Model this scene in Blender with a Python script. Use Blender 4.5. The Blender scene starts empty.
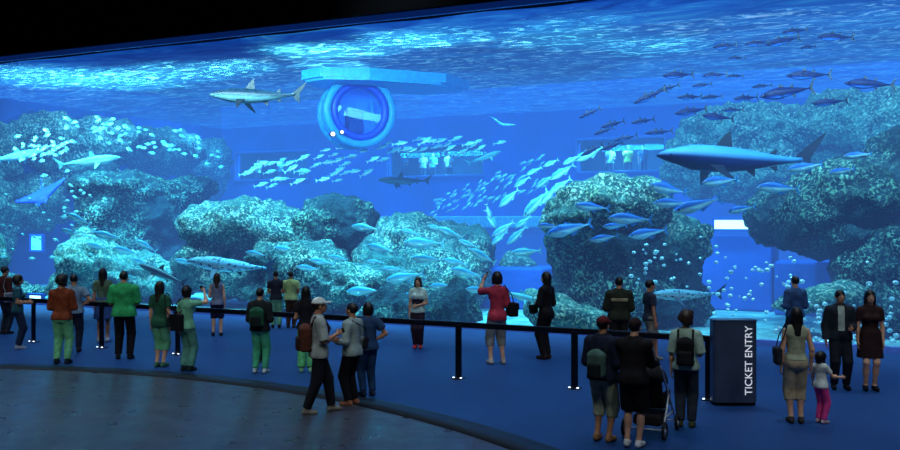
import bpy, bmesh, math, random
import numpy as np
from mathutils import Vector, Matrix, Euler, noise
random.seed(7)
S = bpy.context.scene
COL = S.collection
PI = math.pi
CAMZ = 2.95
# ------------------------------------------------------------------ helpers
def lin(c):
    return tuple(((v/255)/12.92 if v/255 <= .04045 else ((v/255+.055)/1.055)**2.4) for v in c) + (1.0,)

def at(px, py, d):
    """point on the line of sight of a photo pixel, d metres in front of the camera"""
    return Vector(((px-450)/900*d, d, CAMZ+(220-py)/900*d))

def ground(px, py):
    d = 900*CAMZ/(py-220)
    return Vector(((px-450)/900*d, d, 0))

def tag(o, label=None, cat=None, group=None, kind=None):
    if label: o['label'] = label
    if cat: o['category'] = cat
    if group: o['group'] = group
    if kind: o['kind'] = kind
    return o

def empty(name, loc=(0, 0, 0), rz=0.0, parent=None):
    o = bpy.data.objects.new(name, None)
    o.empty_display_size = .2
    o.location = loc
    o.rotation_euler = (0, 0, rz)
    COL.objects.link(o)
    if parent: o.parent = parent
    return o

def link(name, me, parent=None):
    o = bpy.data.objects.new(name, me)
    COL.objects.link(o)
    if parent: o.parent = parent
    return o

def mesh_obj(name, verts, faces, mats, parent=None, smooth=True, midx=None):
    me = bpy.data.meshes.new(name)
    if isinstance(faces, np.ndarray):
        nf, w = faces.shape
        me.vertices.add(len(verts)); me.vertices.foreach_set('co', np.asarray(verts, np.float32).ravel())
        me.loops.add(nf*w); me.loops.foreach_set('vertex_index', faces.astype(np.int32).ravel())
        me.polygons.add(nf); me.polygons.foreach_set('loop_start', np.arange(0, nf*w, w, dtype=np.int32))
        me.update(calc_edges=True); me.validate()
    else:
        me.from_pydata([tuple(v) for v in verts], [], faces)
    if not isinstance(mats, (list, tuple)): mats = [mats]
    for m in mats: me.materials.append(m)
    if midx is not None: me.polygons.foreach_set('material_index', np.asarray(midx, np.int32))
    if smooth: me.polygons.foreach_set('use_smooth', np.ones(len(me.polygons), bool))
    me.update()
    return link(name, me, parent)

def bm_obj(name, bm, mats, parent=None, smooth=False):
    me = bpy.data.meshes.new(name)
    bmesh.ops.recalc_face_normals(bm, faces=bm.faces)
    bm.to_mesh(me); bm.free()
    if not isinstance(mats, (list, tuple)): mats = [mats]
    for m in mats: me.materials.append(m)
    if smooth: me.polygons.foreach_set('use_smooth', np.ones(len(me.polygons), bool))
    return link(name, me, parent)

def add_box(bm, lo, hi, bevel=0.0, mi=0):
    r = bmesh.ops.create_cube(bm, size=1)
    vs = r['verts']
    c = [(a+b)/2 for a, b in zip(lo, hi)]; s = [b-a for a, b in zip(lo, hi)]
    for v in vs: v.co = Vector((v.co.x*s[0]+c[0], v.co.y*s[1]+c[1], v.co.z*s[2]+c[2]))
    fs = set(f for v in vs for f in v.link_faces)
    for f in fs: f.material_index = mi
    if bevel:
        es = list(set(e for v in vs for e in v.link_edges))
        bmesh.ops.bevel(bm, geom=es, offset=bevel, segments=2, affect='EDGES', profile=.5)

def add_tube(bm, pts, r, n=10, mi=0, closed=False):
    pts = [Vector(p) for p in pts]
    rings = []
    N = len(pts)
    for i, p in enumerate(pts):
        if closed: t = pts[(i+1) % N]-pts[i-1]
        else: t = pts[min(i+1, N-1)]-pts[max(i-1, 0)]
        t.normalize()
        a = Vector((0, 0, 1)) if abs(t.z) < .9 else Vector((1, 0, 0))
        u = t.cross(a).normalized(); w = t.cross(u).normalized()
        rr = r[i] if isinstance(r, (list, tuple)) else r
        rings.append([bm.verts.new(p+rr*(math.cos(2*PI*k/n)*u+math.sin(2*PI*k/n)*w)) for k in range(n)])
    for i in range(N if closed else N-1):
        A, B = rings[i], rings[(i+1) % N]
        for k in range(n):
            f = bm.faces.new((A[k], A[(k+1) % n], B[(k+1) % n], B[k])); f.material_index = mi; f.smooth = True
    if not closed:
        for R in (rings[0], rings[-1]):
            try:
                f = bm.faces.new(R); f.material_index = mi
            except ValueError: pass

def add_lathe(bm, prof, n=32, center=(0, 0, 0), mi=0, axis='z'):
    rings = []
    for r, z in prof:
        ring = []
        for k in range(n):
            a = 2*PI*k/n
            if axis == 'z': p = Vector((r*math.cos(a), r*math.sin(a), z))
            else: p = Vector((r*math.cos(a), z, r*math.sin(a)))
            ring.append(bm.verts.new(p+Vector(center)))
        rings.append(ring)
    for A, B in zip(rings[:-1], rings[1:]):
        for k in range(n):
            f = bm.faces.new((A[k], A[(k+1) % n], B[(k+1) % n], B[k])); f.material_index = mi; f.smooth = True
    return rings

def add_prism(bm, poly, z0, z1, mi=0):
    a = [bm.verts.new((x, y, z0)) for x, y in poly]; b = [bm.verts.new((x, y, z1)) for x, y in poly]
    n = len(poly)
    for f in [bm.faces.new(a), bm.faces.new(b)] + [bm.faces.new((a[i], a[(i+1) % n], b[(i+1) % n], b[i])) for i in range(n)]:
        f.material_index = mi

# ------------------------------------------------------------------ materials
class NT:
    def __init__(s, name):
        s.m = bpy.data.materials.new(name); s.m.use_nodes = True
        s.t = s.m.node_tree; s.t.nodes.clear()
        s.out = s.n('ShaderNodeOutputMaterial')
    def n(s, typ, **kw):
        x = s.t.nodes.new(typ)
        for k, v in kw.items():
            if k in x.inputs: pass
            setattr(x, k, v)
        return x
    def l(s, a, b): s.t.links.new(a, b)
    def ramp(s, fac, stops, interp='LINEAR'):
        r = s.n('ShaderNodeValToRGB'); r.color_ramp.interpolation = interp
        e = r.color_ramp.elements
        while len(e) < len(stops): e.new(.5)
        for el, (p, c) in zip(e, stops): el.position = p; el.color = c
        s.l(fac, r.inputs[0]); return r.outputs[0]
    def coord(s, which='Object', scale=(1, 1, 1)):
        tc = s.n('ShaderNodeTexCoord'); mp = s.n('ShaderNodeMapping'); mp.inputs['Scale'].default_value = scale
        s.l(tc.outputs[which], mp.inputs[0]); return mp.outputs[0]
    def noise(s, vec, scale, detail=3, rough=.55, dist=0):
        x = s.n('ShaderNodeTexNoise'); s.l(vec, x.inputs['Vector'])
        x.inputs['Scale'].default_value = scale; x.inputs['Detail'].default_value = detail
        x.inputs['Roughness'].default_value = rough; x.inputs['Distortion'].default_value = dist
        return x.outputs[0]
    def mix(s, fac, a, b, blend='MIX'):
        x = s.n('ShaderNodeMix', data_type='RGBA', blend_type=blend)
        for v, i in ((fac, 0), (a, 6), (b, 7)):
            if hasattr(v, 'links'): s.l(v, x.inputs[i])
            else: x.inputs[i].default_value = v
        return x.outputs[2]

def pbr(name, col, rough=.6, metal=0, spec=.4, var=.12, vscale=8, bump=0, bscale=40, emit=None, es=0):
    t = NT(name); p = t.n('ShaderNodeBsdfPrincipled'); t.l(p.outputs[0], t.out.inputs[0])
    c = lin(col)
    p.inputs['Roughness'].default_value = rough; p.inputs['Metallic'].default_value = metal
    p.inputs['Specular IOR Level'].default_value = spec
    co = t.coord()
    f = t.noise(co, vscale)
    lo = tuple(v*(1-var*2) for v in c[:3])+(1,); hi = tuple(min(1, v*(1+var*2)) for v in c[:3])+(1,)
    t.l(t.ramp(f, [(.3, lo), (.7, hi)]), p.inputs['Base Color'])
    if bump:
        b = t.n('ShaderNodeBump'); b.inputs['Strength'].default_value = bump
        t.l(t.noise(co, bscale), b.inputs['Height']); t.l(b.outputs[0], p.inputs['Normal'])
    if emit:
        p.inputs['Emission Color'].default_value = lin(emit); p.inputs['Emission Strength'].default_value = es
    return t.m

_fab = {}
def fabric(col):
    col = tuple(col)
    if col not in _fab:
        _fab[col] = pbr('fabric_%02x%02x%02x' % col, col, .85, 0, .2, .15, 9, .25, 25)
    return _fab[col]

# ------------------------------------------------------------------ implicit surfaces (smooth organic meshes)
class SDF:
    def __init__(s): s.ops = []; s.lo = np.full(3, 1e9); s.hi = np.full(3, -1e9)
    def _ext(s, lo, hi): s.lo = np.minimum(s.lo, lo); s.hi = np.maximum(s.hi, hi)
    def cap(s, a, b, ra, rb=None, k=.02, sy=1.0, clip=None, sub=False):
        a = np.array(a, float); b = np.array(b, float); rb = ra if rb is None else rb
        R = max(ra, rb); ab = b-a; L = max(ab @ ab, 1e-9)
        def f(P):
            q = P-a
            t = np.clip((q @ ab)/L, 0, 1)
            v = q-t[..., None]*ab
            if sy != 1.0: v = v*np.array([1, sy, 1])
            d = np.sqrt((v*v).sum(-1))-(ra+(rb-ra)*t)
            if clip is not None:
                n = ab/math.sqrt(L) if clip is True else np.array(clip, float)
                d = np.maximum(d, (P-b) @ n)
            return d
        lo = np.minimum(a, b)-R; hi = np.maximum(a, b)+R
        s.ops.append(('sub' if sub else 'add', f, lo, hi, k))
        if not sub: s._ext(lo, hi)
        return s
    def ell(s, c, r, k=.02, M=None, sub=False):
        c = np.array(c, float); r = np.array(r, float); R = r.max()
        def f(P):
            q = P-c
            if M is not None: q = q @ M            # rows times M == M^T q
            k0 = np.sqrt(((q/r)**2).sum(-1)); k1 = np.sqrt(((q/(r*r))**2).sum(-1))
            return k0*(k0-1)/np.maximum(k1, 1e-6)
        s.ops.append(('sub' if sub else 'add', f, c-R, c+R, k))
        if not sub: s._ext(c-R, c+R)
        return s
    def box(s, c, h, r=.01, k=.01, M=None, sub=False):
        c = np.array(c, float); h = np.array(h, float)-r; R = np.linalg.norm(h)+r
        def f(P):
            q = P-c
            if M is not None: q = q @ M
            q = np.abs(q)-h
            return np.sqrt((np.maximum(q, 0)**2).sum(-1))+np.minimum(q.max(-1), 0)-r
        s.ops.append(('sub' if sub else 'add', f, c-R, c+R, k))
        if not sub: s._ext(c-R, c+R)
        return s
    def plane(s, o, n):
        """keep only the side where (p-o).n < 0"""
        o = np.array(o, float); n = np.array(n, float); n /= np.linalg.norm(n)
        s.ops.append(('clip', lambda P: (P-o) @ n, None, None, 0)); return s
    def mesh(s, h):
        lo = s.lo-2.5*h-.01; n = np.ceil((s.hi-lo)/h).astype(int)+4
        D = np.full(n, 1.0)
        ax = [lo[i]+h*np.arange(n[i]) for i in range(3)]
        for kind, f, a, b, k in s.ops:
            if kind == 'clip': sl = (slice(None),)*3
            else:
                m = k+2.5*h
                sl = tuple(slice(max(0, int((a[i]-m-lo[i])/h)), max(1, min(n[i], int((b[i]+m-lo[i])/h)+2))) for i in range(3))
            P = np.stack(np.meshgrid(ax[0][sl[0]], ax[1][sl[1]], ax[2][sl[2]], indexing='ij'), -1)
            d = f(P); c = D[sl]
            if kind == 'add':
                g = np.maximum(k-np.abs(c-d), 0)/max(k, 1e-6)
                D[sl] = np.minimum(c, d)-g*g*k/4
            elif kind == 'sub': D[sl] = np.maximum(c, -d)
            else: D[sl] = np.maximum(c, d)
        return surfnet(D, lo, h)

CN = np.array([(i, j, k) for i in (0, 1) for j in (0, 1) for k in (0, 1)])
EDG = [(a, b) for a in range(8) for b in range(a+1, 8) if abs(CN[a]-CN[b]).sum() == 1]
def surfnet(D, lo, h):
    I = D < 0
    n = D.shape
    cnt = sum(I[c[0]:n[0]-1+c[0], c[1]:n[1]-1+c[1], c[2]:n[2]-1+c[2]].astype(np.int8) for c in CN)
    act = (cnt > 0) & (cnt < 8)
    idx = np.full(act.shape, -1, np.int64); c = np.argwhere(act); idx[act] = np.arange(len(c))
    acc = np.zeros((len(c), 3)); w = np.zeros(len(c))
    V8 = [D[c[:, 0]+q[0], c[:, 1]+q[1], c[:, 2]+q[2]] for q in CN]
    for a, b in EDG:
        da, db = V8[a], V8[b]; m = (da < 0) != (db < 0)
        t = (da[m]/(da[m]-db[m]))[:, None]
        acc[m] += CN[a]+t*(CN[b]-CN[a]); w[m] += 1
    V = lo+h*(c+acc/w[:, None])
    F = []
    for ax in range(3):
        o1, o2 = (ax+1) % 3, (ax+2) % 3
        A = I.take(range(n[ax]-1), ax); B = I.take(range(1, n[ax]), ax)
        e = np.argwhere(A != B)
        e = e[(e[:, o1] > 0) & (e[:, o2] > 0) & (e[:, o1] < n[o1]-1) & (e[:, o2] < n[o2]-1)]
        ins = I[e[:, 0], e[:, 1], e[:, 2]]
        q = []
        for p1, p2 in ((1, 1), (0, 1), (0, 0), (1, 0)):
            x = e.copy(); x[:, o1] -= p1; x[:, o2] -= p2
            q.append(idx[x[:, 0], x[:, 1], x[:, 2]])
        q = np.stack(q, 1); q[~ins] = q[~ins][:, ::-1]
        F.append(q)
    return V, np.concatenate(F)

def sdf_obj(name, s, h, mats, parent=None):
    V, F = s.mesh(h)
    return mesh_obj(name, V, F, mats, parent)

# ------------------------------------------------------------------ camera and world
cam = bpy.data.cameras.new('camera'); co = bpy.data.objects.new('camera', cam); COL.objects.link(co)
cam.sensor_width = 36; cam.lens = 36; cam.clip_end = 300
co.location = (0, 0, CAMZ); co.rotation_euler = (PI/2, 0, 0); cam.shift_y = -5/900
S.camera = co
S.view_settings.view_transform = 'Standard'
S.view_settings.look = 'None'
S.cycles.transparent_max_bounces = 24
S.cycles.use_denoising = True
S.cycles.max_bounces = 6
S.cycles.diffuse_bounces = 3
S.cycles.glossy_bounces = 3
S.cycles.sample_clamp_indirect = 4
W = bpy.data.worlds.new('world'); S.world = W; W.use_nodes = True
W.node_tree.nodes['Background'].inputs[0].default_value = lin((30, 70, 130)); W.node_tree.nodes['Background'].inputs[1].default_value = .05
# ------------------------------------------------------------------ hall and tank shell
AL = math.atan(.4695)
UX = Vector((math.cos(AL), -math.sin(AL), 0)); VX = Vector((math.sin(AL), math.cos(AL), 0))
P0 = Vector((0, 24.79, 0))
def tk(u, v, z=0): return P0+UX*u+VX*v+Vector((0, 0, z))
def tank_box(name, lo, hi, mat, kind='structure', bevel=0):
    bm = bmesh.new(); add_box(bm, lo, hi, bevel)
    o = bm_obj(name, bm, mat); o.location = P0; o.rotation_euler = (0, 0, -AL)
    if kind: o['kind'] = kind
    return o
UL, UR, VB, ZT = -26.0, 16.0, 22.0, 8.8
ZS = 8.6
black = pbr('black_paint', (9, 9, 12), .9, 0, .1)
# floor: blue carpeted concourse, dark round stage with a black ring
t = NT('blue_carpet'); p = t.n('ShaderNodeBsdfPrincipled'); t.l(p.outputs[0], t.out.inputs[0])
c_ = t.coord()
t.l(t.ramp(t.noise(c_, .35, 4), [(.3, lin((12, 50, 104))), (.7, lin((20, 64, 124)))]), p.inputs['Base Color'])
p.inputs['Roughness'].default_value = .55; p.inputs['Specular IOR Level'].default_value = .3
b_ = t.n('ShaderNodeBump'); b_.inputs['Strength'].default_value = .12; t.l(t.noise(c_, 60, 2), b_.inputs['Height']); t.l(b_.outputs[0], p.inputs['Normal'])
carpet = t.m
t = NT('dark_stone'); p = t.n('ShaderNodeBsdfPrincipled'); t.l(p.outputs[0], t.out.inputs[0])
c_ = t.coord(scale=(1, 1, 1))
br = t.n('ShaderNodeTexBrick'); t.l(c_, br.inputs['Vector']); br.inputs['Scale'].default_value = .7
br.inputs['Color1'].default_value = lin((86, 86, 92)); br.inputs['Color2'].default_value = lin((96, 94, 98)); br.inputs['Mortar'].default_value = lin((70, 72, 80)); br.inputs['Mortar Size'].default_value = .008
t.l(t.mix(t.noise(c_, 1.2, 5), br.outputs[0], lin((66, 70, 82))), p.inputs['Base Color'])
t.l(t.ramp(t.noise(c_, 2.5, 5, .6), [(.35, (.27,)*3+(1,)), (.7, (.45,)*3+(1,))]), p.inputs['Roughness'])
b_ = t.n('ShaderNodeBump'); b_.inputs['Strength'].default_value = .08; t.l(t.noise(t.coord(scale=(1, 2, 1)), 9, 4), b_.inputs['Height']); t.l(b_.outputs[0], p.inputs['Normal'])
stone = t.m
HL, HR, HB = -19.0, 14.0, -7.0
def glass_d(x): return 24.79-.4695*x
bm = bmesh.new(); add_prism(bm, [(HL, HB), (HR, HB), (HR, glass_d(HR)), (HL, glass_d(HL))], -.3, 0)
tag(bm_obj('floor', bm, carpet), kind='structure')
CX, CY, CR = -10.75, 4.34, 13.85
def disc(name, r0, r1, z, mat):
    bm = bmesh.new(); n = 160
    prof = [(r0, 0), (r0, z), (r1, z), (r1, 0)] if r0 else [(.001, z), (r1, z), (r1, 0)]
    add_lathe(bm, prof, n, (0, 0, 0))
    # clip to the hall
    o = bm_obj(name, bm, mat); o.location = (CX, CY, 0)
    return tag(o, kind='structure')
bm = bmesh.new()
def hall_clip(bm, ox, oy):
    for co_, no in (((HL-ox, 0, 0), (-1, 0, 0)), ((0, HB-oy, 0), (0, -1, 0))):
        bmesh.ops.bisect_plane(bm, geom=bm.verts[:]+bm.edges[:]+bm.faces[:], plane_co=co_, plane_no=no, clear_outer=True)
add_lathe(bm, [(.01, .012), (CR-.28, .012), (CR-.28, .001)], 160); hall_clip(bm, CX, CY)
o = bm_obj('floor', bm, stone); o.location = (CX, CY, 0); tag(o, kind='structure')
bm = bmesh.new(); add_lathe(bm, [(CR-.28, .001), (CR-.28, .018), (CR+.26, .018), (CR+.26, .001)], 160); hall_clip(bm, CX, CY)
o = bm_obj('trim_1', bm, pbr('ring_black', (7, 11, 20), .5)); o.location = (CX, CY, 0); tag(o, kind='structure')
# hall walls, ceiling, front wall over the window
HT = 13.0
def slab(name, lo, hi, mat=black):
    bm = bmesh.new(); add_box(bm, lo, hi); return tag(bm_obj(name, bm, mat), kind='structure')
slab('wall_left', (HL-.3, HB, -.3), (HL, glass_d(HL), HT))
slab('wall_right', (HR, HB, -.3), (HR+.3, glass_d(HR), HT))
slab('wall_back', (HL-.3, HB-.3, -.3), (HR+.3, HB, HT))
bm = bmesh.new(); add_prism(bm, [(HL-.3, HB-.3), (HR+.3, HB-.3), (HR+.3, glass_d(HR)+2), (HL-.3, glass_d(HL)+2)], HT, HT+.3)
tag(bm_obj('ceiling', bm, black), kind='structure')
tank_box('wall_front', (UL-.5, -.25, ZT), (UR+.5, .05, HT), black)
tank_box('trim_2', (UL, -.1, ZT-.17), (UR, .0, ZT), pbr('frame_blue', (24, 60, 130), .4, emit=(14, 50, 130), es=.35))  # faint emission stands in for water light caught by the frame
tank_box('trim_3', (UL, -.22, 0), (UR, -.02, .13), pbr('base_light', (60, 84, 150), .5, emit=(58, 104, 200), es=.32))
# acrylic pane
t = NT('acrylic'); mx = t.n('ShaderNodeMixShader'); tr = t.n('ShaderNodeBsdfTransparent'); gl = t.n('ShaderNodeBsdfGlossy')
tr.inputs[0].default_value = (.97, .985, 1, 1); gl.inputs['Roughness'].default_value = .02; mx.inputs[0].default_value = .025
t.l(tr.outputs[0], mx.inputs[1]); t.l(gl.outputs[0], mx.inputs[2]); t.l(mx.outputs[0], t.out.inputs[0])
tank_box('window_1', (UL, 0, .0), (UR, .12, ZT), t.m)
# water body: emission stands in for scattered light, a blue veil thickening with distance
FOG = lin((54, 132, 244)); SIG = (.115, .047, .034)
t = NT('sea_water')
ab = t.n('ShaderNodeVolumeAbsorption'); em = t.n('ShaderNodeEmission'); ad = t.n('ShaderNodeAddShader')
mxs = max(SIG)*1.05
ab.inputs['Density'].default_value = mxs; ab.inputs['Color'].default_value = tuple(1-s/mxs for s in SIG)+(1,)
e = [FOG[i]*SIG[i] for i in range(3)]; me_ = max(e)
em.inputs[0].default_value = tuple(v/me_ for v in e)+(1,); em.inputs[1].default_value = me_
t.l(ab.outputs[0], ad.inputs[0]); t.l(em.outputs[0], ad.inputs[1]); t.l(ad.outputs[0], t.out.inputs['Volume'])
water = tank_box('sea_water', (UL, .13, -.2), (UR, VB, ZS-.02), t.m, None)
tag(water, 'clear blue sea water filling the whole exhibit tank', 'water', kind='stuff')
# water surface seen from below, its daylight and ripple glints painted as textured emission
t = NT('water_surface')
co1 = t.coord(scale=(.38, 1.0, 1))
n1 = t.noise(co1, 1.1, 5, .62, .9)
n2 = t.noise(t.coord(scale=(.10, .16, 1)), 1.0, 2)
n3 = t.noise(t.coord(scale=(.5, 1.3, 1)), 2.6, 4, .6, 1.6)
rip = t.ramp(n1, [(.30, lin((16, 70, 185))), (.48, lin((30, 104, 226))), (.62, lin((44, 138, 250))), (.80, lin((90, 205, 255)))])
big = t.ramp(n2, [(.32, (.42, .5, .66, 1)), (.62, (1.35, 1.35, 1.3, 1))])
colr = t.mix(1.0, rip, big, 'MULTIPLY')
em = t.n('ShaderNodeEmission'); t.l(colr, em.inputs[0]); em.inputs[1].default_value = 1.0
tl = t.n('ShaderNodeBsdfTranslucent'); t.l(t.ramp(n3, [(.52, (.03, .10, .14, 1)), (.61, (.3, .7, .8, 1)), (.70, (1, 1, 1, 1))]), tl.inputs[0])
tr = t.n('ShaderNodeBsdfTransparent'); tr.inputs[0].default_value = (.8, .95, 1, 1)
a1 = t.n('ShaderNodeMixShader'); a1.inputs[0].default_value = .16; t.l(em.outputs[0], a1.inputs[1]); t.l(tl.outputs[0], a1.inputs[2])
a2 = t.n('ShaderNodeMixShader'); a2.inputs[0].default_value = .40; t.l(a1.outputs[0], a2.inputs[1]); t.l(tr.outputs[0], a2.inputs[2])
t.l(a2.outputs[0], t.out.inputs[0])
bm = bmesh.new(); bmesh.ops.create_grid(bm, x_segments=210, y_segments=110, size=.5)
for v in bm.verts:
    x = (v.co.x)*(UR-UL)+(UL+UR)/2; y = (v.co.y+.5)*(VB-.14)+.14
    v.co = Vector((x, y, ZS+.045*noise.noise(Vector((x*.5, y*1.4, 0)))))
o = bm_obj('water_surface', bm, t.m, None, True); o.location = P0; o.rotation_euler = (0, 0, -AL)
tag(o, 'rippling bright water surface over the tank, seen from below', 'water surface', kind='stuff')
# tank walls and floor
twall = pbr('tank_paint', (34, 92, 190), .8, 0, .2, .1, .4)
def gx(x0, x1, v=VB):                      # pixel columns to u on the back wall
    r = []
    for x in (x0, x1):
        k = (x-450)/900
        # P0+U u+V v on the ray X = k d
        a = UX.x-k*UX.y; b_ = k*(P0.y+VX.y*v)-VX.x*v
        r.append(b_/a)
    return r
GAL = [(236, 308), (388, 483), (578, 664)]
GZ0, GZ1 = 5.42, 7.0
spans = [gx(*g) for g in GAL]
us = [UL]+[u for sp in spans for u in sp]+[UR]
bm = bmesh.new()
add_box(bm, (UL, VB, -.5), (UR, VB+.4, GZ0)); add_box(bm, (UL, VB, GZ1), (UR, VB+.4, 10))
for i in range(0, len(us), 2): add_box(bm, (us[i], VB, GZ0), (us[i+1], VB+.4, GZ1))
o = bm_obj('wall_tank_back', bm, twall); o.location = P0; o.rotation_euler = (0, 0, -AL); o['kind'] = 'structure'
tank_box('wall_tank_left', (UL-.4, 0, -.5), (UL, VB, 10), twall)
tank_box('wall_tank_right', (UR, 0, -.5), (UR+.4, VB, 10), twall)
t = NT('sand'); p = t.n('ShaderNodeBsdfPrincipled'); t.l(p.outputs[0], t.out.inputs[0]); p.inputs['Roughness'].default_value = .9
c_ = t.coord(); t.l(t.ramp(t.noise(c_, 1.3, 6, .7), [(.35, lin((70, 120, 130))), (.65, lin((150, 200, 200)))]), p.inputs['Base Color'])
sand = t.m
tank_box('floor_tank', (UL, .12, -.6), (UR, VB, -.18), sand)
# pale ledge along the back wall
uu = gx(372, 566, VB-1.2); tank_box('trim_4', (uu[0], VB-1.2, 2.55), (uu[1], VB, 3.15), pbr('ledge_pale', (110, 200, 215), .8), bevel=.06)
# viewing galleries behind the back wall
galm = pbr('gallery_paint', (20, 60, 90), .8)
for i, sp in enumerate(spans):
    u0, u1 = sp; D1 = VB+3.2
    tank_box('wall_gallery_back', (u0-.6, D1, 4.8), (u1+.6, D1+.2, 7.6), galm)
    tank_box('floor_gallery', (u0-.6, VB+.4, 4.8), (u1+.6, D1, 5.0), galm); tank_box('ceiling_gallery', (u0-.6, VB+.4, 7.4), (u1+.6, D1, 7.6), galm)
    tank_box('wall_gallery_left', (u0-.8, VB+.4, 4.8), (u0-.6, D1+.2, 7.6), galm); tank_box('wall_gallery_right', (u1+.6, VB+.4, 4.8), (u1+.8, D1+.2, 7.6), galm)
    w = tank_box('window_%d' % (i+2), (u0, VB+.05, GZ0), (u1, VB+.11, GZ1), bpy.data.materials['acrylic'])
    bm = bmesh.new()
    for lo, hi in (((u0-.12, GZ0-.12), (u1+.12, GZ0)), ((u0-.12, GZ1), (u1+.12, GZ1+.12)), ((u0-.12, GZ0), (u0, GZ1)), ((u1, GZ0), (u1+.12, GZ1))):
        add_box(bm, (lo[0], VB-.08, lo[1]), (hi[0], VB+.1, hi[1]), .02)
    f = bm_obj('window_frame', bm, pbr('gallery_frame', (50, 110, 190), .5), w)
    la = bpy.data.lights.new('gallery_fill', 'AREA'); la.energy = 700; la.size = .5; la.color = (.6, .95, 1)  # unseen fill added to light the gallery figures
    lo_ = bpy.data.objects.new('gallery_fill', la); COL.objects.link(lo_); lo_.location = tk((u0+u1)/2, VB+.75, 7.3)
# lights: daylight through the surface, unseen spots added for surface patches and hall fill
sun = bpy.data.lights.new('daylight', 'SUN'); sun.energy = 17.0; sun.angle = .05; sun.color = (.75, .95, 1)
so = bpy.data.objects.new('daylight', sun); COL.objects.link(so); so.rotation_euler = Euler((math.radians(14), math.radians(-8), 0)); so.location = tk(0, 10, 30)
for px, py, pw, sp in ((235, 62, 4500, 40), (300, 46, 7000, 42), (350, 44, 6000, 40), (405, 34, 8000, 40), (330, 62, 5000, 40), (450, 30, 3000, 40), (660, 40, 2500, 50), (30, 74, 8000, 75), (110, 76, 8000, 75), (180, 68, 5000, 60), (560, 30, 2500, 60), (590, 10, 1500, 40)):  # spots added above the water to make the bright patches on its surface
    l = bpy.data.lights.new('added_surface_spot', 'SPOT'); l.energy = pw*6; l.spot_size = math.radians(sp); l.spot_blend = 1; l.shadow_soft_size = .4; l.color = (.35, .95, 1)
    q = bpy.data.objects.new('added_surface_spot', l); COL.objects.link(q)
    d = 900*(ZS-CAMZ)/(220-py); pt = at(px, py, d); q.location = (pt.x, pt.y+1, ZS+5.0)
def hall_fill(x, y, e, col=(.55, .75, 1), sp=75, z=12.8, soft=.5):  # unseen ceiling fill added to brighten carpet and visitors
    l = bpy.data.lights.new('hall_fill', 'SPOT'); l.energy = e; l.spot_size = math.radians(sp); l.spot_blend = .9; l.shadow_soft_size = soft; l.color = col
    q = bpy.data.objects.new('hall_fill', l); COL.objects.link(q); q.location = (x, y, z)
for x in (-14, -8, -2, 4, 10):
    for y in (12, 18, 24):
        if y < glass_d(x)-1: hall_fill(x, y, 1250 if y > 12 else 1000, (.62, .82, 1))

# unseen area fills added inside the pane's top edge to brighten reef and fish
for i in range(9):
    l = bpy.data.lights.new('tank_fill', 'AREA'); l.shape = 'RECTANGLE'; l.size = 4; l.size_y = .5; l.energy = 900; l.color = (.62, .95, 1); l.spread = math.radians(150)
    q = bpy.data.objects.new('tank_fill', l); COL.objects.link(q); l.energy = 680; q.location = tk(-23+i*4.5, .6, 8.3); q.rotation_euler = Euler((math.radians(48), 0, -AL), 'XYZ')

for u, v in ((-22.5, 10), (-22.5, 17)):  # two more unseen fills added to brighten the left bank
    l = bpy.data.lights.new('tank_fill', 'AREA'); l.shape = 'RECTANGLE'; l.size = 4; l.size_y = .5; l.energy = 350; l.color = (.62, .98, 1); l.spread = math.radians(150)
    q = bpy.data.objects.new('tank_fill', l); COL.objects.link(q); q.location = tk(u, v, 8.4); q.rotation_euler = Euler((math.radians(40), 0, math.radians(90)-AL), 'XYZ')
# unseen fill spots added behind the visitors to brighten their backs
for x in (-13, -7.5, -2, 3.5, 9):
    l = bpy.data.lights.new('front_fill', 'SPOT'); l.energy = 1150; l.spot_size = math.radians(62); l.spot_blend = .9; l.shadow_soft_size = .4; l.color = (.92, .97, .92)
    q = bpy.data.objects.new('front_fill', l); COL.objects.link(q); q.location = (x, 3.5, 12.6); q.rotation_euler = (math.radians(50), 0, 0)
# ------------------------------------------------------------------ reef
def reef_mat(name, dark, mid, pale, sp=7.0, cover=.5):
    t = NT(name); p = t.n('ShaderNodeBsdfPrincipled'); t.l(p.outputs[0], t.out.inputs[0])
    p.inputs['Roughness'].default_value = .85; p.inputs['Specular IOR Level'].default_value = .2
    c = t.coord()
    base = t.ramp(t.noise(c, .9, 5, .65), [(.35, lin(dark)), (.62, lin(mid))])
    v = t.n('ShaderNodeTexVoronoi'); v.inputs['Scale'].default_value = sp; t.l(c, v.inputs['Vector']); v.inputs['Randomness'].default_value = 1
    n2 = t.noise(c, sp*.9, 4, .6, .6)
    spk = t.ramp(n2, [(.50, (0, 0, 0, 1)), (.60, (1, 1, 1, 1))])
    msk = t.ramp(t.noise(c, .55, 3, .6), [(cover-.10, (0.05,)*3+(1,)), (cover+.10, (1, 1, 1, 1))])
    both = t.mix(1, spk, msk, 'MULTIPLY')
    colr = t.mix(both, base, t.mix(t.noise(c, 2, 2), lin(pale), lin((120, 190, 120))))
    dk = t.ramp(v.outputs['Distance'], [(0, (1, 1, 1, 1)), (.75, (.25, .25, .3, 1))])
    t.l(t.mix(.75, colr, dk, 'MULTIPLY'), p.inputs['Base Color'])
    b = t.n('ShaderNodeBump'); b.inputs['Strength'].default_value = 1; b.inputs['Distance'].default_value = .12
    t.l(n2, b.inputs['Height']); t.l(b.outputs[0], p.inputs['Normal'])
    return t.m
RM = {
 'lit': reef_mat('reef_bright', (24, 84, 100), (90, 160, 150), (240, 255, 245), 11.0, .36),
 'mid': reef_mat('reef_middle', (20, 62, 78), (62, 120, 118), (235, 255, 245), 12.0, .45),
 'dark': reef_mat('reef_shaded', (7, 30, 46), (24, 64, 78), (180, 240, 225), 12.0, .55),  # deeper copy of the reef colours, with shade put into the tone
}
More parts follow.
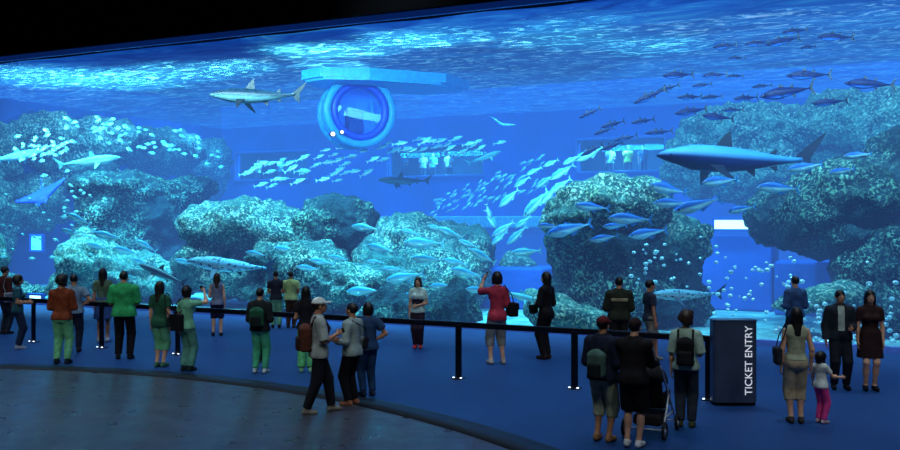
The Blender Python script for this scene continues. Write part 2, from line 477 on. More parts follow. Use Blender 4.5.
def rock(label, blobs, mat, name='reef_outcrop', h=.11, amp=1.0, group=None, seed=0, low=None):
    s = SDF()
    for px, py, d, rx, rz, ry in blobs:
        c = at(px, py, d); s.ell(c, (rx*d/900, ry, rz*d/900), .35)
    V, F = s.mesh(h)
    me = bpy.data.meshes.new('t'); me.from_pydata(V.tolist(), [], F.tolist()); me.update()
    N = np.zeros((len(V), 3), np.float32); me.vertices.foreach_get('normal', N.ravel()) if False else None
    nr = np.empty(len(V)*3, np.float32); me.vertices.foreach_get('normal', nr); nr = nr.reshape(-1, 3)
    bpy.data.meshes.remove(me)
    o3 = Vector((seed*3.7, seed*1.3, 0))
    dsp = np.empty(len(V))
    for i, v in enumerate(V):
        q = Vector(v)+o3
        a = .42*noise.noise(q*.55)+.22*noise.noise(q*1.4)+.16*noise.noise(q*3.1)
        w = noise.voronoi(q*2.2)[0][0]
        dsp[i] = amp*(a+.22*(.45-w))
    V = V+nr*dsp[:, None]
    V[:, 2] = np.maximum(V[:, 2], -.4)
    o = mesh_obj(name, V, F, RM[mat])
    return tag(o, label, 'reef rock', group)

# left side wall of coral and its ledges
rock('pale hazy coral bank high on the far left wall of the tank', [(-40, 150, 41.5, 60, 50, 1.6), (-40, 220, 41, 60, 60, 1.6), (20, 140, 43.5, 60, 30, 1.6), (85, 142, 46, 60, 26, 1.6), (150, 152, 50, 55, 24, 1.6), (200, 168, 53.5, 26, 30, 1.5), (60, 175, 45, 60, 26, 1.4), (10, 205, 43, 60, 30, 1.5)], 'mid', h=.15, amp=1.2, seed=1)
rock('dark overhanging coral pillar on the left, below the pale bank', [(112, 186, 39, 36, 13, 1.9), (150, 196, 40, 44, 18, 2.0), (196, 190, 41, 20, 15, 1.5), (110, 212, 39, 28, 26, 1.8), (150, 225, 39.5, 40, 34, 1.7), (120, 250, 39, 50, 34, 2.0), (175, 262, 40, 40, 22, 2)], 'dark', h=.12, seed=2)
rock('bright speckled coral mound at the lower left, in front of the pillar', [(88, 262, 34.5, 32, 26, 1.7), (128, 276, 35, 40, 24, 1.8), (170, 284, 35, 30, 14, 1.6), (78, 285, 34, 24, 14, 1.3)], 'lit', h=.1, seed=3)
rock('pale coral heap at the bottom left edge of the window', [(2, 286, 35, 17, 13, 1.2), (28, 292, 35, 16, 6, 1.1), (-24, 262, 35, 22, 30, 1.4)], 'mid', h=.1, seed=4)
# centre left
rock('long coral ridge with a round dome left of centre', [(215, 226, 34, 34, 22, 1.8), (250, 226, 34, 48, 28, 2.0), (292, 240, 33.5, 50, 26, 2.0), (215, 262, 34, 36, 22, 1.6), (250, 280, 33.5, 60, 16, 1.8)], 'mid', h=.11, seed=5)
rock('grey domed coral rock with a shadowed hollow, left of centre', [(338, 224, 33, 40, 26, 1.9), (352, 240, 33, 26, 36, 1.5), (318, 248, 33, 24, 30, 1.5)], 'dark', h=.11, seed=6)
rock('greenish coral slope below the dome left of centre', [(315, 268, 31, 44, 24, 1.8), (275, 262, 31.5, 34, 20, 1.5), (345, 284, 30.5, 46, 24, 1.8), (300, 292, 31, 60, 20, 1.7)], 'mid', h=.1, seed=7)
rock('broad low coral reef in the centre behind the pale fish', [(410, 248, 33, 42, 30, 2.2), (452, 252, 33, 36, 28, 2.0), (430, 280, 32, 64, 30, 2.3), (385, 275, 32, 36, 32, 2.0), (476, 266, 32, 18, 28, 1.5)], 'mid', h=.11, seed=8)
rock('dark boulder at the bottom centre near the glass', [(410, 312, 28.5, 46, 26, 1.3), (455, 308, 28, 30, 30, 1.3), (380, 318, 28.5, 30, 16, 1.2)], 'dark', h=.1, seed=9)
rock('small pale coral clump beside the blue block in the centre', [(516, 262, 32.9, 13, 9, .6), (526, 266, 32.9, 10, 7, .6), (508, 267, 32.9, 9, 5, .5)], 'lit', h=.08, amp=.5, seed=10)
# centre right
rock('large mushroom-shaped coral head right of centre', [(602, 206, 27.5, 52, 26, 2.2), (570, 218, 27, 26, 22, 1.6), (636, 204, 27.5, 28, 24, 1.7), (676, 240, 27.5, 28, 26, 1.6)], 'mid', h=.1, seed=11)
rock('shaded bulky base of rock under the mushroom-shaped coral head', [(600, 250, 27.6, 52, 28, 1.7), (655, 266, 27.6, 46, 36, 1.7), (590, 284, 27.6, 40, 44, 1.7), (665, 300, 27, 40, 36, 1.7), (625, 310, 27, 50, 40, 1.7)], 'dark', h=.1, seed=21)  # shade below the coral head is put into this darker material
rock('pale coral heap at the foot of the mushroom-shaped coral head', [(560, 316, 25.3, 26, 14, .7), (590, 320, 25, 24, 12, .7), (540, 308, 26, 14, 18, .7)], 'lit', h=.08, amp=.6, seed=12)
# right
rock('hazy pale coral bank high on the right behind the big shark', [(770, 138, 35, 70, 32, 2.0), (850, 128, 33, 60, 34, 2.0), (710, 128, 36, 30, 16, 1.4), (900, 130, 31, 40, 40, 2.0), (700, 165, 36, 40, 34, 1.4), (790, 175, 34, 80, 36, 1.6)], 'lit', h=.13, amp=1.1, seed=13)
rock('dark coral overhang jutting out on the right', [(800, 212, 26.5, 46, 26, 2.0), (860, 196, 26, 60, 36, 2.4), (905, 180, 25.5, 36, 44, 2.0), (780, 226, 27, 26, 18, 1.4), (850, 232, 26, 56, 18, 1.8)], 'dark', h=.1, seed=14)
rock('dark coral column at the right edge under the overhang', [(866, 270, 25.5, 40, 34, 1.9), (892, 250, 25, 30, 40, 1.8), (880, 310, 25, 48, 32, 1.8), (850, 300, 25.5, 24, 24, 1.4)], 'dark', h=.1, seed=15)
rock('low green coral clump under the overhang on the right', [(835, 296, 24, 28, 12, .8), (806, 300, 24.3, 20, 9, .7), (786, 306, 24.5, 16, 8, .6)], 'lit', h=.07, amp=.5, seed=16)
# stepped blue blocks and lit openings
blk = pbr('tank_block', (26, 84, 176), .8, 0, .2, .1, .5)
def block(label, x0, x1, ytop, d, dep, ybot=None, mat=blk, name='concrete_block', cat='block', bev=.08):
    a = at(x0, ytop, d); b = at(x1, ytop, d); z0 = -.18 if ybot is None else at(0, ybot, d).z
    w = (b.x-a.x)
    bm = bmesh.new(); add_box(bm, (-w/2, 0, 0), (w/2, dep, a.z-z0), bev)
    o = bm_obj(name, bm, mat); o.location = ((a.x+b.x)/2, d, z0); o.rotation_euler = (0, 0, -AL)
    return tag(o, label, cat)
block('smooth blue block behind the woman in the pink shirt', 478, 545, 268, 31.5, 2.2)
block('tall smooth blue block on the left of the lit slot', 696, 770, 236, 31, 2.5)
block('low blue block in the gap under the right overhang', 776, 842, 262, 29.2, 1.4)
def lit_panel(label, x0, x1, y0, y1, d, rz, col, es):
    a = at(x0, y1, d); b = at(x1, y0, d); w = b.x-a.x; hh = b.z-a.z
    e = empty('light_panel', ((a.x+b.x)/2, d, a.z), rz); tag(e, label, 'light panel')
    bm = bmesh.new(); add_box(bm, (-w/2, 0, 0), (w/2, .06, hh), .01)
    bm_obj('diffuser', bm, pbr('panel_glow', col, .5, emit=col, es=es), e)
    bm = bmesh.new()
    for lo, hi in (((-w/2-.08, -.04, -.08), (w/2+.08, .1, 0)), ((-w/2-.08, -.04, hh), (w/2+.08, .1, hh+.08)), ((-w/2-.08, -.04, 0), (-w/2, .1, hh)), ((w/2, -.04, 0), (w/2+.08, .1, hh))): add_box(bm, lo, hi, .01)
    bm_obj('frame', bm, blk, e)
lit_panel('white lit slot beside the dark overhang on the right', 715, 757, 220, 229, 30.8, -AL, (235, 250, 255), 3.0)
lit_panel('pale cyan lit opening low in the left corner', 29, 44, 236, 250, 39.0, -AL, (110, 220, 235), 1.6)
lit_panel('thin white lit strip at the foot of the window near the left edge', 27, 44, 295.5, 299.5, 33.2, -AL, (200, 245, 250), 2.0)
# ------------------------------------------------------------------ fish
def fish_mat(name, back, belly, z0, z1, rough=.35, spots=None, sscale=30, stripe=None):
    t = NT(name); p = t.n('ShaderNodeBsdfPrincipled'); t.l(p.outputs[0], t.out.inputs[0])
    p.inputs['Roughness'].default_value = rough; p.inputs['Specular IOR Level'].default_value = .2
    tc = t.n('ShaderNodeTexCoord'); sx = t.n('ShaderNodeSeparateXYZ'); t.l(tc.outputs['Object'], sx.inputs[0])
    mr = t.n('ShaderNodeMapRange'); t.l(sx.outputs[2], mr.inputs[0]); mr.inputs[1].default_value = z0; mr.inputs[2].default_value = z1
    st = [(.35, lin(belly)), (.65, lin(back))]
    if stripe: st = [(.30, lin(belly)), (.42, lin(stripe)), (.55, lin(back)), (.62, lin(back))]
    c = t.ramp(mr.outputs[0], st)
    if spots:
        v = t.noise(tc.outputs['Object'], sscale, 2)
        c = t.mix(t.ramp(v, [(.56, (0, 0, 0, 1)), (.62, (1, 1, 1, 1))]), c, lin(spots))
    t.l(c, p.inputs['Base Color'])
    return t.m
eye_dark = pbr('fish_eye', (6, 8, 12), .1)

def fish_mesh(name, prof, mats, caudal, fins=(), pect=None, eye=(.40, .012, .012), bend=0.0, n=14):
    """prof: (t from nose .5 to tail -.5, half height, half width, z shift); caudal/fins: polygons in x,z; pect: list of (root, tip polygon in x and span, droop)"""
    bm = bmesh.new()
    def yb(x): return bend*math.sin((x-.5)*PI*1.25)
    rings = []
    for x, hh, ww, zc in prof:
        rings.append([bm.verts.new((x, ww*math.cos(2*PI*k/n)+yb(x), zc+hh*math.sin(2*PI*k/n))) for k in range(n)])
    for A, B in zip(rings[:-1], rings[1:]):
        for k in range(n): bm.faces.new((A[k], A[(k+1) % n], B[(k+1) % n], B[k])).smooth = True
    bm.faces.new(rings[0]); bm.faces.new(rings[-1])
    def flat(poly, th=.006, mi=1):
        cx = sum(q[0] for q in poly)/len(poly); cz = sum(q[1] for q in poly)/len(poly)
        a = [bm.verts.new((x, yb(x)+th*.25, z)) for x, z in poly]; b = [bm.verts.new((x, yb(x)-th*.25, z)) for x, z in poly]
        m = len(poly)
        fs = [bm.faces.new(a), bm.faces.new(b[::-1])]+[bm.faces.new((a[i], b[i], b[(i+1) % m], a[(i+1) % m])) for i in range(m)]
        for f in fs: f.material_index = mi
    flat(caudal)
    for f in fins: flat(f)
    if pect:
        for root, poly, droop in pect:
            for s in (-1, 1):
                a = [bm.verts.new((root[0]+x, s*(root[1]+y)+yb(root[0]), root[2]-droop*y+.003)) for x, y in poly]
                b = [bm.verts.new((root[0]+x, s*(root[1]+y)+yb(root[0]), root[2]-droop*y-.003)) for x, y in poly]
                m = len(poly)
                for f in [bm.faces.new(a), bm.faces.new(b[::-1])]+[bm.faces.new((a[i], b[i], b[(i+1) % m], a[(i+1) % m])) for i in range(m)]: f.material_index = 1
    if eye:
        ex, ey, er = eye
        for s in (-1, 1):
            r = bmesh.ops.create_uvsphere(bm, u_segments=8, v_segments=6, radius=er)
            for v in r['verts']: v.co += Vector((ex, s*ey+yb(ex), er*.6))
            for f in set(f for v in r['verts'] for f in v.link_faces): f.material_index = 2
    bmesh.ops.recalc_face_normals(bm, faces=bm.faces)
    me = bpy.data.meshes.new(name); bm.to_mesh(me); bm.free()
    for m in mats: me.materials.append(m)
    return me

def body(h, w, peak=.15, tail=.012, nose=.01, zc=0):
    r = []
    for i in range(15):
        u = i/14; x = .5-.92*u
        # fast rise to the peak, slow taper
        q = (.5-x)/(.5-peak) if x > peak else 1-(peak-x)/(peak+.42)
        f = math.sin(q*PI/2)**.85 if x > peak else (q**.9 if q > 0 else 0)
        f = max(f, 0)
        r.append((x, nose*(1-u)*.3+max(h*f, tail if u > .5 else .006), nose*(1-u)*.2+max(w*f, tail*.5 if u > .5 else .005), zc*f))
    return r
def eyeof(h, w, x=.41): return (x, w*.62, h*.11+.004)
fork = lambda s, dx=.10, base=-.41: [(base+.02, .012), (base-dx*.55, s*.72), (base-dx, s), (base-dx*.62, s*.25), (base-dx*.5, 0), (base-dx*.62, -s*.25), (base-dx, -s), (base-dx*.55, -s*.72), (base+.02, -.012)]
ME = {}
tm = [fish_mat('tuna_skin', (4, 10, 56), (44, 100, 180), -.12, .06, .6, stripe=(12, 32, 110)), pbr('tuna_fin', (4, 10, 36), .5), eye_dark]
ME['tuna'] = fish_mesh('tuna', body(.105, .08, .12), tm, fork(.15, .10), [[(.16, .085), (.10, .17), (.03, .09)], [(-.05, .07), (-.12, .14), (-.13, .055)], [(-.06, -.065), (-.13, -.13), (-.14, -.05)]], [((.2, .06, -.01), [(0, 0), (-.05, 0), (-.16, .10)], .5)], eyeof(.105, .08))
vm = [fish_mat('trevally_skin', (50, 140, 180), (175, 240, 240), -.10, .11, .3), pbr('trevally_fin', (120, 200, 215), .5), eye_dark]
ME['trevally'] = fish_mesh('trevally', body(.135, .06, .14), vm, fork(.14, .10), [[(.14, .10), (.05, .16), (-.12, .09), (-.3, .05), (-.3, .035), (-.05, .09)], [(.0, -.11), (-.06, -.165), (-.2, -.08), (-.32, -.045), (-.1, -.09)]], [((.2, .05, -.02), [(0, 0), (-.05, 0), (-.15, .06)], .8)], eyeof(.135, .06))
sm = [fish_mat('sprat_skin', (110, 205, 210), (240, 255, 245), -.1, .1, .3), pbr('sprat_fin', (170, 235, 230), .5), eye_dark]
ME['sprat'] = fish_mesh('sprat', body(.13, .06, .1), sm, fork(.13, .12), [[(.08, .11), (-.02, .18), (-.1, .09)], [(-.05, -.1), (-.15, -.15), (-.18, -.06)]], None, eyeof(.13, .06), n=10)
dm = [fish_mat('damsel_skin', (110, 215, 225), (210, 250, 245), -.2, .2, .3), pbr('damsel_fin', (100, 190, 200), .5), eye_dark]
ME['damsel'] = fish_mesh('damsel', body(.24, .09, .08, tail=.03), dm, fork(.17, .12), [[(.1, .21), (-.05, .31), (-.22, .22), (-.25, .12)], [(0, -.22), (-.14, -.3), (-.25, -.12)]], None, eyeof(.2, .09), n=10)
mm = [fish_mat('minnow_skin', (60, 140, 165), (150, 215, 215), -.1, .1, .4), pbr('minnow_fin', (90, 170, 185), .5), eye_dark]
ME['minnow'] = ME['sprat'].copy(); ME['minnow'].name = 'minnow'
ME['jack'] = ME['trevally'].copy(); ME['jack'].name = 'jack'; ME['jack'].materials[0] = fish_mat('jack_skin', (20, 90, 175), (170, 240, 250), -.09, .09, .4); ME['jack'].materials[1] = pbr('jack_fin', (40, 120, 190), .5)
for i_ in range(3): ME['minnow'].materials[i_] = mm[i_]
def shark_mesh(name, back, belly, fin, bend, spots=None, h=.075, w=.075, zline=0, tail=1.0):
    m = [fish_mat(name+'_skin', back, belly, -.06+zline, .05+zline, .4, spots, 26), pbr(name+'_fin', fin, .5), eye_dark]
    prof = [(.5, .008, .010, -.002), (.48, .018, .026, 0), (.44, .034, .042, .002), (.37, .052, .058, .003), (.28, h*.94, w*.95, 0), (.16, h, w, 0), (.04, h*.95, w*.92, 0), (-.08, h*.76, w*.72, .004), (-.18, h*.52, w*.48, .01), (-.27, h*.32, w*.28, .015), (-.35, h*.2, w*.17, .02), (-.40, h*.15, w*.11, .026)]
    caud = [(-.37, .012), (-.36, .036), (-.42, .085), (-.52, .165), (-.485, .10), (-.445, .035), (-.445, .0), (-.455, -.06), (-.40, -.02)]
    caud = [(-.41+(x+.41)*tail if x < -.41 else x, z*tail if abs(z) > .03 else z) for x, z in caud]
    fins = [[(.14, h*.9), (.085, .145), (.045, .175), (.045, .14), (.03, h*.9)], [(-.19, .045), (-.235, .08), (-.245, .075), (-.235, .036)], [(-.20, -.028), (-.245, -.058), (-.25, -.02)], [(-.05, -.055), (-.115, -.095), (-.115, -.04)]]
    pect = [((.20, .05, -.035), [(0, 0), (-.035, .10), (-.085, .2), (-.095, .18), (-.085, .08), (-.09, 0)], .55)]
    return fish_mesh(name, prof, m, caud, fins, pect, (.43, .042, .006), bend, 18)
ME['shark_grey'] = shark_mesh('grey_shark', (14, 32, 46), (84, 118, 122), (4, 10, 18), .02)
ME['shark_blue'] = shark_mesh('blue_shark', (52, 116, 170), (6, 22, 70), (3, 9, 34), .015, zline=.02, h=.08, tail=1.25)
ME['shark_pale'] = shark_mesh('pale_shark', (84, 170, 190), (170, 220, 220), (84, 170, 190), .03)
ME['shark_spot'] = shark_mesh('spotted_shark', (100, 160, 185), (190, 225, 230), (30, 60, 90), .035, spots=(30, 64, 96))

def swim(kind, px, py, lpx, d, ang, label, group=None, name='fish', cat='fish', yaw=0.0, roll=0.0):
    """fish seen side on: ang is where the nose points in the picture, 180 = left"""
    L = lpx*d/900
    o = link(name, ME[kind]); o.location = at(px, py, d); o.scale = (L,)*3
    a = math.radians(ang)
    dx, dz = math.cos(a), math.sin(a)
    f = Vector((dx*math.cos(yaw), math.sin(yaw), dz)).normalized()
    s = Vector((0, 0, 1)).cross(f).normalized(); u = f.cross(s)
    M = Matrix((f, s, u)).transposed()
    o.rotation_euler = (M @ Matrix.Rotation(roll, 3, 'X')).to_euler()
    return tag(o, label, cat, group)
R = random.Random(3)
def gd(px): return P0.y/(1+.4695*(px-450)/900)          # depth of the pane along a pixel column
# sharks
swim('shark_grey', 257, 96, 100, 31, 177, 'grey shark with dark dorsal fin gliding under the surface left of the ring pod', name='grey_shark', cat='shark', yaw=.15)
swim('shark_blue', 738, 160, 168, 25.0, 177, 'largest shark, dark bellied with blue back, cruising left across the right of the tank', name='blue_shark', cat='shark', yaw=-.12)
swim('shark_spot', 231, 266, 96, 29.6, 174, 'spotted pale shark low in the tank above the heads on the left', name='spotted_shark', cat='shark', yaw=.2)
swim('shark_grey', 163, 275, 60, 31.6, 160, 'small blue grey shark nosing up just left of the spotted shark', name='grey_shark', cat='shark', yaw=.3)
swim('shark_grey', 405, 181, 54, 37, 178, 'small grey shark below the middle gallery window', name='grey_shark', cat='shark', yaw=-.2)
swim('shark_pale', 484, 158, 38, 36, 22, 'small pale shark heading up to the right by the middle gallery window', name='pale_shark', cat='shark', yaw=.2)
swim('shark_pale', 88, 162, 62, 35, 10, 'pale shark pointing right above the blue ray', name='pale_shark', cat='shark', yaw=.25)
swim('shark_pale', 14, 157, 56, 37, 14, 'pale shark partly cut by the left edge of the picture', name='pale_shark', cat='shark', yaw=.25)
swim('shark_spot', 688, 295, 76, 23.2, 179, 'bright slender spotted shark low on the right behind the man in shorts', name='spotted_shark', cat='shark', yaw=-.1)
swim('shark_pale', 517, 296, 46, 25.6, -14, 'pale shark half hidden behind the woman in the pink shirt', name='pale_shark', cat='shark', yaw=.3)
# slender curved fish
bmf = bmesh.new()
pts = [(-.5+.1*i, 0, .5*(.1*i-.5)**2+.02*math.sin(i)) for i in range(11)]
add_tube(bmf, pts, [.006, .02, .035, .045, .05, .052, .05, .045, .04, .03, .012], 10)
add_prism(bmf, [(-.47, 0), (-.58, .06), (-.56, 0), (-.58, -.06)], .108, .118, 1)
r_ = bmesh.ops.create_uvsphere(bmf, u_segments=8, v_segments=6, radius=.012)
for v in r_['verts']: v.co += Vector((.44, -.03, .11))
ef = bm_obj('curved_fish', bmf, [vm[1], vm[1]], None, True)
L = 26*34/900; ef.scale = (L,)*3; ef.location = at(503, 124, 34); ef.rotation_euler = (0, math.radians(18), 0); tag(ef, 'slim pale fish curved like a crescent, alone in open water', 'fish')
# ray
s = SDF()
for sx in (-1, 1):
    s.cap((.10, sx*.05, 0), (-.10, sx*.62, .10), .10, .012, k=.08)
    s.cap((-.12, sx*.05, 0), (-.16, sx*.62, .10), .08, .010, k=.08)
    s.cap((.0, sx*.2, .01), (-.13, sx*.6, .1), .085, .012, k=.06)
    s.cap((.20, sx*.10, 0), (.30, sx*.085, -.01), .028, .012, k=.02)
s.ell((0, 0, 0), (.26, .18, .075), .06); s.cap((-.2, 0, 0), (-.75, 0, .02), .022, .006, k=.03)
V, F = s.mesh(.016); V[:, 2] = V[:, 2]*.55+.05*np.abs(V[:, 1])**2
ray = mesh_obj('manta_ray', V, F, fish_mat('ray_skin', (32, 70, 200), (70, 110, 225), -.06, .06, .5))
ray.scale = (1.75,)*3; ray.location = at(42, 196, 37); yv = Vector((.906, 0, .423)); zv = Vector((-.2, -.72, .6)); zv = (zv-zv.dot(yv)*yv).normalized(); xv = yv.cross(zv)
ray.rotation_euler = Matrix((xv, yv, zv)).transposed().to_euler()
tag(ray, 'deep blue ray with pointed wings at the left of the tank', 'ray')
# tuna school, upper right
TUNA = [(678, 75, 34, 184, 26.5), (650, 96, 36, 204, 27), (690, 97, 26, 183, 27.5), (715, 75, 26, 184, 26), (590, 113, 24, 205, 28), (613, 124, 27, 195, 28), (643, 121, 27, 190, 27.5), (659, 132, 28, 185, 27), (691, 111, 35, 190, 26), (718, 117, 35, 175, 26), (725, 46, 24, 185, 26.5), (712, 97, 22, 186, 27.5),
 (757, 43, 24, 185, 26), (783, 41, 36, 193, 25.5), (836, 37, 37, 178, 25), (808, 47, 18, 190, 27), (795, 31, 26, 186, 26), (809, 75, 44, 180, 25), (787, 92, 56, 190, 24.5), (830, 102, 36, 185, 25), (870, 84, 50, 177, 24), (746, 98, 28, 186, 26), (737, 58, 18, 180, 27), (735, 76, 18, 182, 27), (592, 150, 26, 207, 27.5), (612, 146, 26, 200, 28), (626, 138, 24, 193, 28), (604, 131, 22, 200, 29), (668, 88, 24, 195, 28), (702, 85, 20, 186, 28), (733, 110, 22, 182, 27.5), (762, 86, 20, 186, 28)]
for i, (x, y, l, a, d) in enumerate(TUNA):
    big = {18: 'largest dark tuna of the school, with a bright flank, near the right', 20: 'dark tuna nearest the right edge of the picture, above the coral bank', 1: 'dark tuna at the lower left of the thick of the school, angled nose down'}
    swim('tuna', x, y, l, d, a, big.get(i, 'dark blue tuna in the loose school under the surface at the upper right'), None if i in big else 'dark tuna in the upper right school', name='tuna', yaw=R.uniform(-.25, .25))
# trevallies in the centre, in front of the low reef
TC = [(366, 228, 28, 173), (381, 249, 31, 168), (424, 243, 39, 178), (427, 259, 31, 176), (345, 275, 27, 182), (405, 277, 37, 190), (466, 273, 31, 166), (482, 256, 29, 152), (450, 233, 28, 160), (364, 291, 35, 182), (441, 286, 24, 184), (393, 269, 20, 178), (455, 262, 25, 170), (410, 232, 18, 165), (526, 252, 30, 184), (322, 262, 24, 170), (308, 268, 22, 172), (287, 250, 28, 174), (256, 254, 22, 172), (338, 258, 20, 170), (478, 290, 24, 176), (436, 228, 18, 168), (375, 262, 18, 176), (415, 295, 24, 182), (468, 244, 20, 160)]
for x, y, l, a in TC:
    swim('trevally', x, y, l*1.08, gd(x)+R.uniform(1.2, 3.2), a, 'pale silver trevally swimming left in front of the low central reef', 'trevallies before the central reef', name='trevally', yaw=R.uniform(-.3, .3))
TD = [(509, 198, 24, 222), (536, 203, 33, 225), (491, 219, 20, 300), (503, 229, 24, 214), (517, 235, 24, 222), (489, 212, 16, 290), (548, 196, 24, 225), (523, 222, 18, 218), (560, 186, 24, 215), (499, 238, 18, 220)]
for x, y, l, a in TD:
    swim('trevally', x, y, l*1.15, 28.5+R.uniform(-1, 1.5), a, 'pale trevally diving steeply between the low central reef and the mushroom-shaped coral', 'trevallies diving in the gap', name='trevally', yaw=R.uniform(-.2, .2))
TE = [(592, 207, 34, 175), (569, 229, 46, 194), (604, 238, 28, 190), (630, 219, 44, 178), (648, 233, 38, 190), (668, 189, 40, 170), (672, 203, 36, 180), (698, 205, 46, 196), (720, 181, 38, 186), (778, 188, 42, 178), (742, 209, 28, 192), (805, 167, 34, 190), (548, 226, 22, 178), (858, 155, 26, 186), (842, 171, 26, 190), (615, 226, 24, 184)]
for x, y, l, a in TE:
    swim('jack', x, y, l*1.05, gd(x)+R.uniform(1.0, 1.8), a, 'blue-backed trevally passing in front of the right-hand corals', 'trevallies before the right corals', name='trevally', yaw=R.uniform(-.2, .2))
TF = [(589, 154, 34, 205), (562, 172, 30, 212), (571, 160, 20, 208), (545, 181, 24, 212), (534, 171, 18, 205), (551, 163, 18, 205), (522, 182, 20, 212)]
for x, y, l, a in TF:
    swim('trevally', x, y, l*.98, 29+R.uniform(-.5, 1.5), a, 'bright trevally nose-down on the slope above the mushroom-shaped coral', 'trevallies above the mushroom coral', name='trevally', yaw=R.uniform(-.2, .2))
for x, y, l, a in [(108, 236, 28, 168), (126, 251, 24, 165), (78, 219, 24, 155), (146, 246, 22, 150), (96, 246, 18, 165), (185, 262, 20, 170), (140, 262, 18, 160), (70, 232, 16, 160)]:
    swim('trevally', x, y, l*1.1, 32.2+R.uniform(-.6, .4), a, 'blue and silver fish near the bright coral mound at the lower left', 'fish by the lower left coral mound', name='trevally', yaw=R.uniform(-.3, .3))
# sprats, centre left
SP = [(246, 174), (261, 163), (270, 164), (281, 161), (303, 157), (276, 179), (291, 169), (301, 170), (262, 185), (272, 186), (282, 180), (297, 181), (306, 173), (325, 151), (333, 154), (343, 147), (328, 162), (338, 160), (346, 164), (351, 157), (338, 170), (346, 173), (353, 171), (324, 180), (337, 181), (366, 172), (373, 159), (384, 160), (381, 147), (387, 144), (394, 151), (400, 143), (418, 139), (413, 150), (423, 149), (431, 142), (437, 146), (440, 140), (455, 139), (462, 152), (473, 146), (481, 147), (478, 141), (501, 143), (468, 144), (426, 140), (446, 144), (253, 169), (288, 164), (315, 165), (333, 175), (362, 151), (405, 149), (449, 149), (270, 172), (320, 157)]
for x, y in SP:
    swim('sprat', x+R.uniform(-1, 1), y+R.uniform(-1, 1), R.uniform(11, 17), 35+R.uniform(-1.5, 2), 20+R.uniform(-12, 12), 'small bright silver fish in the band of fish across the gallery windows', 'silver fish before the gallery windows', name='silver_fish', yaw=R.uniform(-.3, .3))
# tiny fish streaming up to the right
for i in range(95):
    u = R.random(); x = 432+u*112; y = 208-u*36+R.uniform(-15, 14)*(.6+.6*u)
    swim('minnow', x, y, R.uniform(4.5, 7)+u*3, 33+R.uniform(-2, 2), 35+R.uniform(-20, 20), 'tiny fish in the dense cloud between the low central reef and the pale shark', 'tiny fish in the central cloud', name='tiny_fish', yaw=R.uniform(-.4, .4))
# round little reef fish, upper left
for i in range(62):
    u = R.random(); x = 62+u*160; y = 118+u*36+R.gauss(0, 9)
    swim('damsel', x, y, R.uniform(5, 7.5), 38.5+R.uniform(-2, 1.5), R.choice((10, 170))+R.uniform(-25, 25), 'little round bright fish scattered along the pale bank at the upper left', 'round reef fish at the upper left', name='reef_fish', yaw=R.uniform(-.5, .5))
for i in range(40):
    x = R.gauss(48, 17); y = 148+R.gauss(0, 9)
    swim('damsel', x, y, R.uniform(5.5, 8), 36.5+R.uniform(-1, 1), R.choice((10, 20, 170))+R.uniform(-25, 25), 'bright reef fish packed in a cluster over the two pale sharks', 'clustered reef fish over the pale sharks', name='reef_fish', yaw=R.uniform(-.5, .5))
for i in range(44):
    x = R.uniform(2, 108); y = 180+R.uniform(0, 80)
    swim('damsel', x, y, R.uniform(4, 6.5), 33.2+R.uniform(-.3, .6), R.choice((10, 170))+R.uniform(-30, 30), 'little pale fish scattered around and below the blue ray', 'little fish around the ray', name='reef_fish', yaw=R.uniform(-.5, .5))
# bubbles, right
t = NT('bubble'); gls = t.n('ShaderNodeBsdfGlossy'); gls.inputs['Roughness'].default_value = .25; gls.inputs[0].default_value = (.8, .95, 1, 1)
df = t.n('ShaderNodeBsdfDiffuse'); df.inputs[0].default_value = lin((190, 245, 255)); tr = t.n('ShaderNodeBsdfTransparent'); lw = t.n('ShaderNodeLayerWeight'); lw.inputs[0].default_value = .45
m1 = t.n('ShaderNodeMixShader'); m1.inputs[0].default_value = .6; t.l(gls.outputs[0], m1.inputs[1]); t.l(df.outputs[0], m1.inputs[2])
m2 = t.n('ShaderNodeMixShader'); mr = t.n('ShaderNodeMapRange'); mr.inputs[3].default_value = .55; mr.inputs[4].default_value = .95; t.l(lw.outputs['Facing'], mr.inputs[0]); t.l(mr.outputs[0], m2.inputs[0]); t.l(tr.outputs[0], m2.inputs[1]); t.l(m1.outputs[0], m2.inputs[2]); t.l(m2.outputs[0], t.out.inputs[0])
bmf = bmesh.new(); bmesh.ops.create_icosphere(bmf, subdivisions=2, radius=1)
for v in bmf.verts: v.co.z *= .8
for f in bmf.faces: f.smooth = True
bub = bpy.data.meshes.new('bubble'); bmf.to_mesh(bub); bmf.free(); bub.materials.append(t.m)
def bubble(x, y, r, d, label, grp):
    o = link('bubble', bub); o.location = at(x, y, d); o.scale = (r*1.03*d/900,)*3; tag(o, label, 'bubble', grp)
for i in range(34): bubble(648+R.gauss(0, 16)+R.choice((0, 0, 38)), 262+R.gauss(0, 13), R.uniform(1.2, 2.6), 24.5, 'pale bubble rising in front of the mushroom-shaped coral', 'bubbles before the mushroom coral')
for i in range(50): bubble(R.uniform(704, 800), R.uniform(252, 322), R.uniform(1.3, 2.8), gd(760)+R.uniform(.8, 3), 'pale bubble in the blue gap under the white lit slot', 'bubbles in the blue gap')
for i in range(95): bubble(R.uniform(776, 898), 343-abs(R.gauss(0, 24)), R.uniform(1.5, 3.2), gd(850)+R.uniform(.5, 1.6), 'pale bubble in the thick swarm at the bottom right of the window', 'bubbles at the bottom right')
